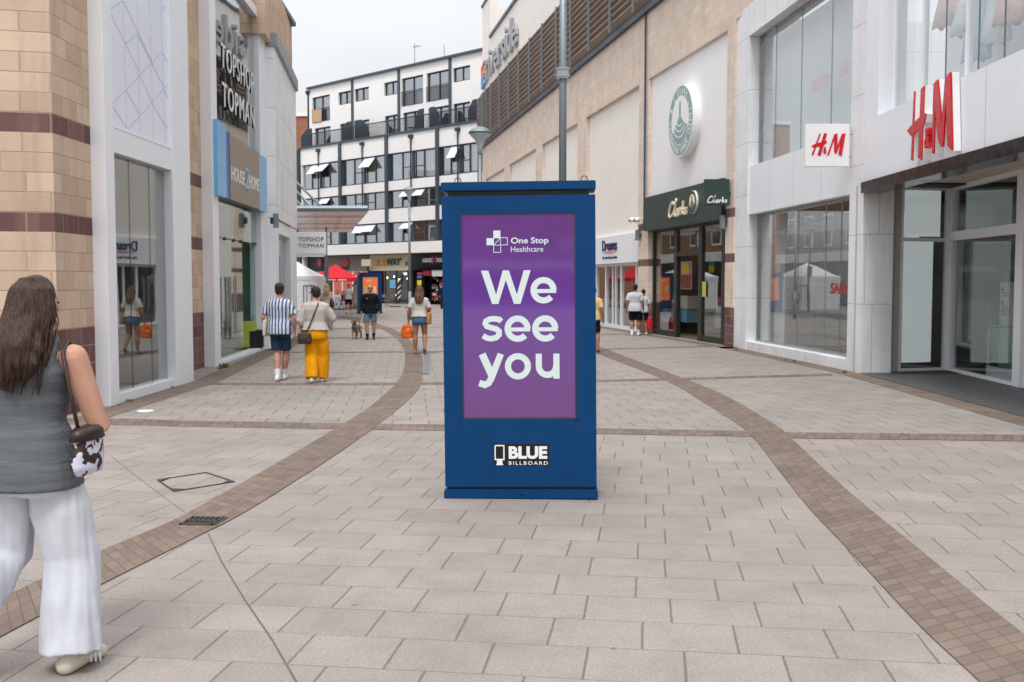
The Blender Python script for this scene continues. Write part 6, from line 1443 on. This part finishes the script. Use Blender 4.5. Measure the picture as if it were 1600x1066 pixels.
wm, WMt, WJ = person("long haired woman in grey ribbed vest and wide white trousers at the left edge", (pw.x + .0, pw.y + .03), yaw0, 1.77, dict(
    hipL=(-.095, .0, .93), hipR=(.095, .0, .93), kneeR=(.125, .06, .5), ankR=(.155, -.02, .085), toeR=(.20, .15, .03), kneeL=(-.13, .02, .52), ankL=(-.2, -.3, .22), toeL=(-.22, -.2, .08),
    shL=(-.18, 0, 1.4), shR=(.212, -.0, 1.395), elR=(.315, .02, 1.08), wrR=(.2, .25, 1.1), elL=(-.26, .0, 1.12), wrL=(-.28, .16, .96), head=(.035, .03, 1.63)),
    fat=1.12, female=True, topm=ribmat(), sleeve='tank', hem=.82, botm=WTR, leg='long', flare=1.16, hair='long', hairm=HBR, shoem=SHOE1, vox=.009, fold=(.004, 4, 4, 20), tfold=(.016, 13, 13, 1.1), headturn=R(-14))
for sx in (0, 1, 2):
    a, to = WJ['ankR'], WJ['toeR']; c = a + (to - a) * (.35 + sx * .16); mb = MB(WMt); mb.tube([c + Vector((.05, -.01, -.045)), c + Vector((.038, .005, .0)), c + Vector((.01, .015, .03))], .006, 6, True); mb.build("shoe_stripe", LETW, wm, smooth=True)
STRB = plain("dark_brown_leather", (44, 26, 24), .5, var=.1)
bag(wm, WMt, [(.31, .05, 1.06), (.26, .085, 1.2), (.2, .06, 1.42), (.19, .0, 1.466), (.2, -.065, 1.42), (.25, -.1, 1.25), (.3, -.12, 1.06)], ((.305, -.07, .9), (.048, .11, .2)), camomat(), STRB, .009, "shoulder_bag", "brown and white patterned shoulder bag under the foreground woman's right arm", .008)
MB(WMt).rings([(.305, -.07, 1.05, .052, .115), (.305, -.07, 1.09, .05, .1), (.305, -.07, 1.105, .035, .07)], 20).build("bag_flap", STRB, bpy.data.objects["shoulder_bag"], smooth=True)
# --- couple
def stripemat():
    m, t = newmat("striped_shirt"); tcn = nd(t, "ShaderNodeTexCoord").outputs['Object']; sp = nd(t, "ShaderNodeSeparateXYZ"); t.links.new(tcn, sp.inputs[0])
    x = math_(t, 'ADD', sp.outputs[0], math_(t, 'MULTIPLY', noise_(t, tcn, 5, 2), .03)); fr_ = math_(t, 'FRACT', math_(t, 'MULTIPLY', x, 17.0)); k = math_(t, 'GREATER_THAN', fr_, .58)
    h = noise_(t, tcn, 11, 3); finish(t, mixc(t, k, s2l((206, 210, 220)), s2l((62, 84, 128))), .85, 0, h, .35, .02, spec=.2); return m
pm, PMt, PJ = person("man in a blue and white striped shirt and navy shorts walking away on the left", place(438, 595), R(-4), 1.72, dict(hipL=(-.08, 0, .93), kneeR=(.065, .1, .5), ankR=(.0, .16, .09), toeR=(.0, .34, .04), kneeL=(-.035, .03, .5), ankL=(.02, -.16, .1), toeL=(.0, .02, .03), elR=(.28, -.02, 1.12), wrR=(.26, .05, .88), elL=(-.28, -.04, 1.13), wrL=(-.25, .1, .95)),
    fat=1.12, topm=stripemat(), hem=.84, botm=fabric("navy_shorts", (44, 62, 88)), hairm=HDK, shoem=LETW, sock=plain("white_sock", (226, 228, 230), .8), topf=1.06)
bag(pm, PMt, [(-.24, .06, .98), (-.225, .04, 1.25), (-.165, -.005, 1.5), (-.23, -.05, 1.25), (-.25, -.07, .98)], ((-.25, -.02, .8), (.035, .13, .3)), fabric("calico", (214, 202, 184)), fabric("calico_strap", (220, 208, 190)), .011, "tote_bag", "cream tote bag on the shoulder of the man in the striped shirt")
pm, PMt, PJ = person("short haired woman in a cream jumper and mustard yellow wide trousers", place(494, 598), R(2), 1.66, dict(kneeR=(.1, .09, .5), ankR=(.07, .1, .09), toeR=(.09, .27, .03), kneeL=(-.05, .03, .5), ankL=(-.03, -.14, .1), toeL=(-.05, .03, .03), elR=(.3, .08, 1.17), wrR=(.27, .28, 1.12), elL=(-.27, -.02, 1.13), wrL=(-.25, .1, .9)),
    fat=1.26, female=True, topm=fabric("cream_knit", (190, 184, 176)), sleeve='half', hem=.98, botm=fabric("mustard_trousers", (226, 152, 10)), leg='long', flare=.88, hairm=HDK, shoem=plain("trainers", (210, 200, 196), .7), headturn=R(38), glasses=True, topf=1.03, tfold=(.014, 10, 10, 2.5))
bag(pm, PMt, [(.08, -.16, 1.46), (-.0, -.17, 1.25), (-.1, -.19, 1.0), (-.15, -.19, .92)], ((-.17, -.17, .72), (.13, .05, .2)), plain("brown_leather", (58, 36, 34), .55, var=.1), plain("strap_leather", (62, 38, 34), .55), .012, "crossbody_bag", "dark brown crossbody bag at the hip of the woman in yellow trousers")
# --- blonde woman with navy bag
pm, PMt, PJ = person("blonde woman in pale clothes with a navy shoulder bag, behind the woman in yellow", place(511, 516), R(5), 1.66, dict(kneeR=(.1, .06, .5), ankR=(.08, .1, .1)), female=True, fat=1.1, topm=fabric("beige_top", (196, 184, 170)), botm=fabric("pale_grey_trousers", (170, 176, 176)), leg='long', flare=1.1, hair='wavy', hairm=HBL, shoem=SHOE1, vox=.013)
bag(pm, PMt, [(.16, .1, 1.1), (.14, 0, 1.46), (.2, -.1, 1.1)], ((.2, -.06, .86), (.09, .15, .26)), plain("navy_leather", (28, 36, 54), .6), NAVY, .012, "shoulder_bag", "navy shoulder bag carried by the blonde woman", .012)
# --- man in white shirt, black shorts, walking towards us
person("man in a white polo shirt and black shorts walking towards the viewer", place(545, 491), R(178), 1.62, dict(kneeR=(.09, .09, .5), ankR=(.09, .1, .12)), fat=1.08, topm=fabric("white_polo", (204, 208, 212)), botm=fabric("black_shorts", (24, 24, 28)), hairm=HDK, skin=SKIN2, shoem=plain("white_black_trainer", (120, 120, 122), .6), sock=LETW, vox=.013)
# --- bald man with dog
pm, PMt, PJ = person("bald man in sunglasses, black top and grey blue shorts walking a dog", place(579, 531), R(183), 1.66, dict(kneeR=(.1, .08, .5), ankR=(.07, .04, .09), toeR=(.09, .2, .03), kneeL=(-.09, .0, .5), ankL=(-.07, -.08, .11), toeL=(-.09, .08, .03), elR=(.27, -.0, 1.13), wrR=(.27, .07, .88), elL=(-.28, .0, 1.13), wrL=(-.27, .08, .88)),
    fat=1.14, topm=fabric("black_jacket", (22, 24, 28)), sleeve='long', hem=.84, botm=fabric("grey_blue_shorts", (98, 116, 142)), hairm=None, shoem=BLACK, sock=BLACK, glasses=True, vox=.012)
MB(PMt).box(.07, .11, .125, .135, 1.3, 1.325).build("chest_logo", LETW, pm)
# --- woman in denim shorts with orange bag
pm, PMt, PJ = person("woman in a white tee and denim shorts walking away with long brown hair", place(656, 554), R(-2), 1.64, dict(kneeL=(-.1, .02, .5), ankL=(-.09, .02, .09), toeL=(-.12, .18, .03), kneeR=(.1, .09, .51), ankR=(.12, -.13, .2), toeR=(.12, -.1, .03), elL=(-.27, -.03, 1.13), wrL=(-.3, .05, .9), elR=(.26, .04, 1.14), wrR=(.2, .22, 1.1)),
    fat=1.16, female=True, skin=SKIN2, topm=fabric("white_tee", (204, 200, 192)), hem=.99, botm=fabric("denim", (72, 104, 140)), leg='mini', hair='wavy', hairm=HLB, shoem=plain("tan_sandal", (150, 110, 84), .7), vox=.011)
bag(pm, PMt, [(-.31, .07, .85), (-.32, .08, .72)], ((-.34, .05, .42), (.15, .1, .36)), plain("orange_plastic", (224, 98, 8), .35, var=.08, bump=.3, bscale=14), plain("orange_handle", (230, 110, 20), .4), .012, "carrier_bag", "bright orange plastic carrier bag in the hand of the woman in denim shorts")
bag(pm, PMt, [(.2, .09, 1.05), (.15, .02, 1.46), (.215, -.09, 1.05)], ((.235, -.01, .78), (.07, .16, .3)), fabric("tan_canvas", (170, 122, 82)), fabric("tan_strap", (150, 104, 70)), .012, "shoulder_bag", "tan brown shoulder bag of the woman in denim shorts")
# --- right side
person("heavy man in a white tee and black shorts walking away by the dark green shop", place(992, 525), R(-12), 1.66, dict(kneeR=(.09, .05, .5), ankR=(.08, .06, .09), toeR=(.1, .22, .03), kneeL=(-.08, .03, .5), ankL=(-.06, -.12, .1), toeL=(-.08, .05, .03)), fat=1.3, skin=SKIN2, topm=fabric("white_tshirt", (200, 204, 210)), hem=.84, botm=fabric("black_gym_shorts", (22, 22, 26)), hairm=HDK, shoem=LETW, sock=LETW, vox=.012)
pm, PMt, PJ = person("smaller person in white top half hidden behind the heavy man in white", place(1005, 523.5), R(-10), 1.5, dict(elR=(.25, .0, 1.13), wrR=(.24, .04, .88)), topm=fabric("white_top_small", (216, 220, 228)), botm=fabric("dark_shorts", (30, 30, 36)), hairm=HDK, shoem=LETW, vox=.013)
bag(pm, PMt, [(.24, .05, .84), (.24, .05, .7)], ((.22, .04, .2), (.15, .12, .52)), plain("red_plastic", (206, 24, 40), .35, var=.08, bump=.3, bscale=14), RED, .012, "carrier_bag", "red plastic carrier bag beside the smaller person in white")
person("person in a yellow tee mostly hidden by the right edge of the blue totem", place(926.5, 551), R(-8), 1.62, dict(kneeR=(.1, .06, .5), ankR=(.11, -.06, .12), toeR=(.12, .08, .03)), fat=1.05, skin=SKIN2, topm=fabric("yellow_tee", (222, 196, 130)), botm=fabric("black_cloth", (24, 24, 28)), hairm=HDK, shoem=plain("brown_shoe", (140, 96, 60), .6), vox=.013)
person("person in dark clothes just visible left of the blue totem, far down the street", place(693, 483), R(20), 1.66, topm=fabric("navy_coat", (28, 34, 52)), sleeve='long', botm=fabric("dark_trousers", (26, 28, 34)), leg='long', hairm=HDK, shoem=BLACK, vox=.016)
# seated pair under the red tent
sit = dict(hipL=(-.09, 0, .46), hipR=(.09, 0, .46), kneeL=(-.12, .4, .48), kneeR=(.12, .4, .48), ankL=(-.12, .38, .09), ankR=(.12, .38, .09), toeL=(-.12, .55, .03), toeR=(.12, .55, .03), shL=(-.17, 0, .95), shR=(.17, 0, .95), elL=(-.22, .1, .7), elR=(.22, .1, .7), wrL=(-.12, .3, .6), wrR=(.12, .3, .6), head=(0, .04, 1.635))
for u, col, lb, hm_ in ((528, (224, 224, 232), "person in a white robe seated under the red tent", HDK), (536, (110, 40, 44), "person in a maroon top seated under the red tent", HDK)):
    x, y = place(u, 484)
    person(lb, (x, y), R(175), 1.6, sit, topm=fabric("seated_top_%d" % u, col), sleeve='long', botm=fabric("seated_trousers_%d" % u, (180, 186, 200) if u == 536 else (220, 220, 228)), leg='long', hairm=hm_, shoem=BLACK, vox=.016)
    st = top("stool", "low folding stool beneath the %s" % ("person in the white robe" if u == 528 else "person in the maroon top"), "stool", loc=(x, y, 0)); MB(WM[st.name]).box(-.17, .17, -.15, .17, .32, .35).build("seat", ANTH, st)
    for sx in (-.15, .15):
        for sy in (-.13, .15): MB(WM[st.name]).tube([(sx, sy, .32), (sx * 1.1, sy * 1.1, 0)], .012, 6, True).build("leg", STEEL, st)
# --- dog, facing the viewer
px_, py_ = place(557, 529.5)
dg_ = top("dog", "scruffy grey brown terrier on a lead beside the bald man", "dog", loc=(px_, py_, 0), rz=R(174)); M = WM[dg_.name]; sD = .92; M = M @ Matrix.Scale(sD, 4)
c = MB(M)
c.tube([(0, -.26, .38), (0, -.1, .37), (0, .08, .37), (0, .2, .4)], [.085, .09, .11, .1], 16)
c.tube([(0, .2, .43), (0, .29, .53)], [.075, .065], 12); c.ball((0, .33, .56), (.07, .08, .07), 14); c.tube([(0, .36, .55), (0, .45, .525)], [.045, .035], 10); c.ball((0, .42, .5), (.04, .045, .04), 10)
for sx in (-1, 1):
    c.tube([(sx * .05, .3, .62), (sx * .075, .33, .6), (sx * .08, .36, .55)], [.022, .025, .012], 8)
    c.tube([(sx * .075, .18, .36), (sx * .08, .16, .2), (sx * .08, .175, .1), (sx * .08, .185, .025)], [.05, .03, .026, .028], 10); c.ball((sx * .08, .205, .022), (.03, .042, .022), 10)
    c.tube([(sx * .07, -.24, .36), (sx * .085, -.19, .22), (sx * .085, -.29, .14), (sx * .085, -.26, .03)], [.065, .04, .026, .026], 10); c.ball((sx * .085, -.235, .022), (.03, .04, .022), 10)
c.tube([(0, -.31, .42), (0, -.37, .52), (.01, -.36, .62), (.02, -.33, .68)], [.028, .024, .02, .012], 8)
FURM, t = newmat("dog_fur"); tcn = nd(t, "ShaderNodeTexCoord").outputs['Object']; fz_ = noise_(t, tcn, 7, 4, .6); finish(t, mixc(t, ramp(t, fz_, .38, .62), s2l((84, 72, 62)), s2l((176, 160, 138))), .9, 0, noise_(t, tcn, 60, 4), .8, .02, spec=.2)
c.build("body", FURM, dg_, vox=.009, smooth_it=1, fold=(.008, 30, 30, 30, 1)); e = MB(M); [e.ball((sx * .03, .395, .578), (.01, .01, .01), 8) for sx in (-1, 1)]; e.ball((0, .465, .528), (.016, .012, .012), 8); e.build("nose_and_eyes", BLACK, dg_)
ld = top("dog_lead", "thin looped lead between the bald man's hand and the terrier", "lead", loc=(px_, py_, .5)); hx, hy = place(569, 531)
mb = MB(); mb.tube([(px_, py_ - .2, .45), (px_ + .1, py_ - .15, .42), (hx - .12, hy - .05, .5), (hx - .02, hy - .05, .7), (hx + .02, hy - .05, .82)], .008, 6, True); mb.tube([(hx + .02, hy - .06, .82), (hx + .12, hy - .1, .6), (hx + .06, hy - .1, .42), (hx - .06, hy - .1, .45), (hx - .04, hy - .08, .62), (hx + .01, hy - .06, .82)], .006, 6, True); mb.build("cord", LETW, ld, smooth=True)
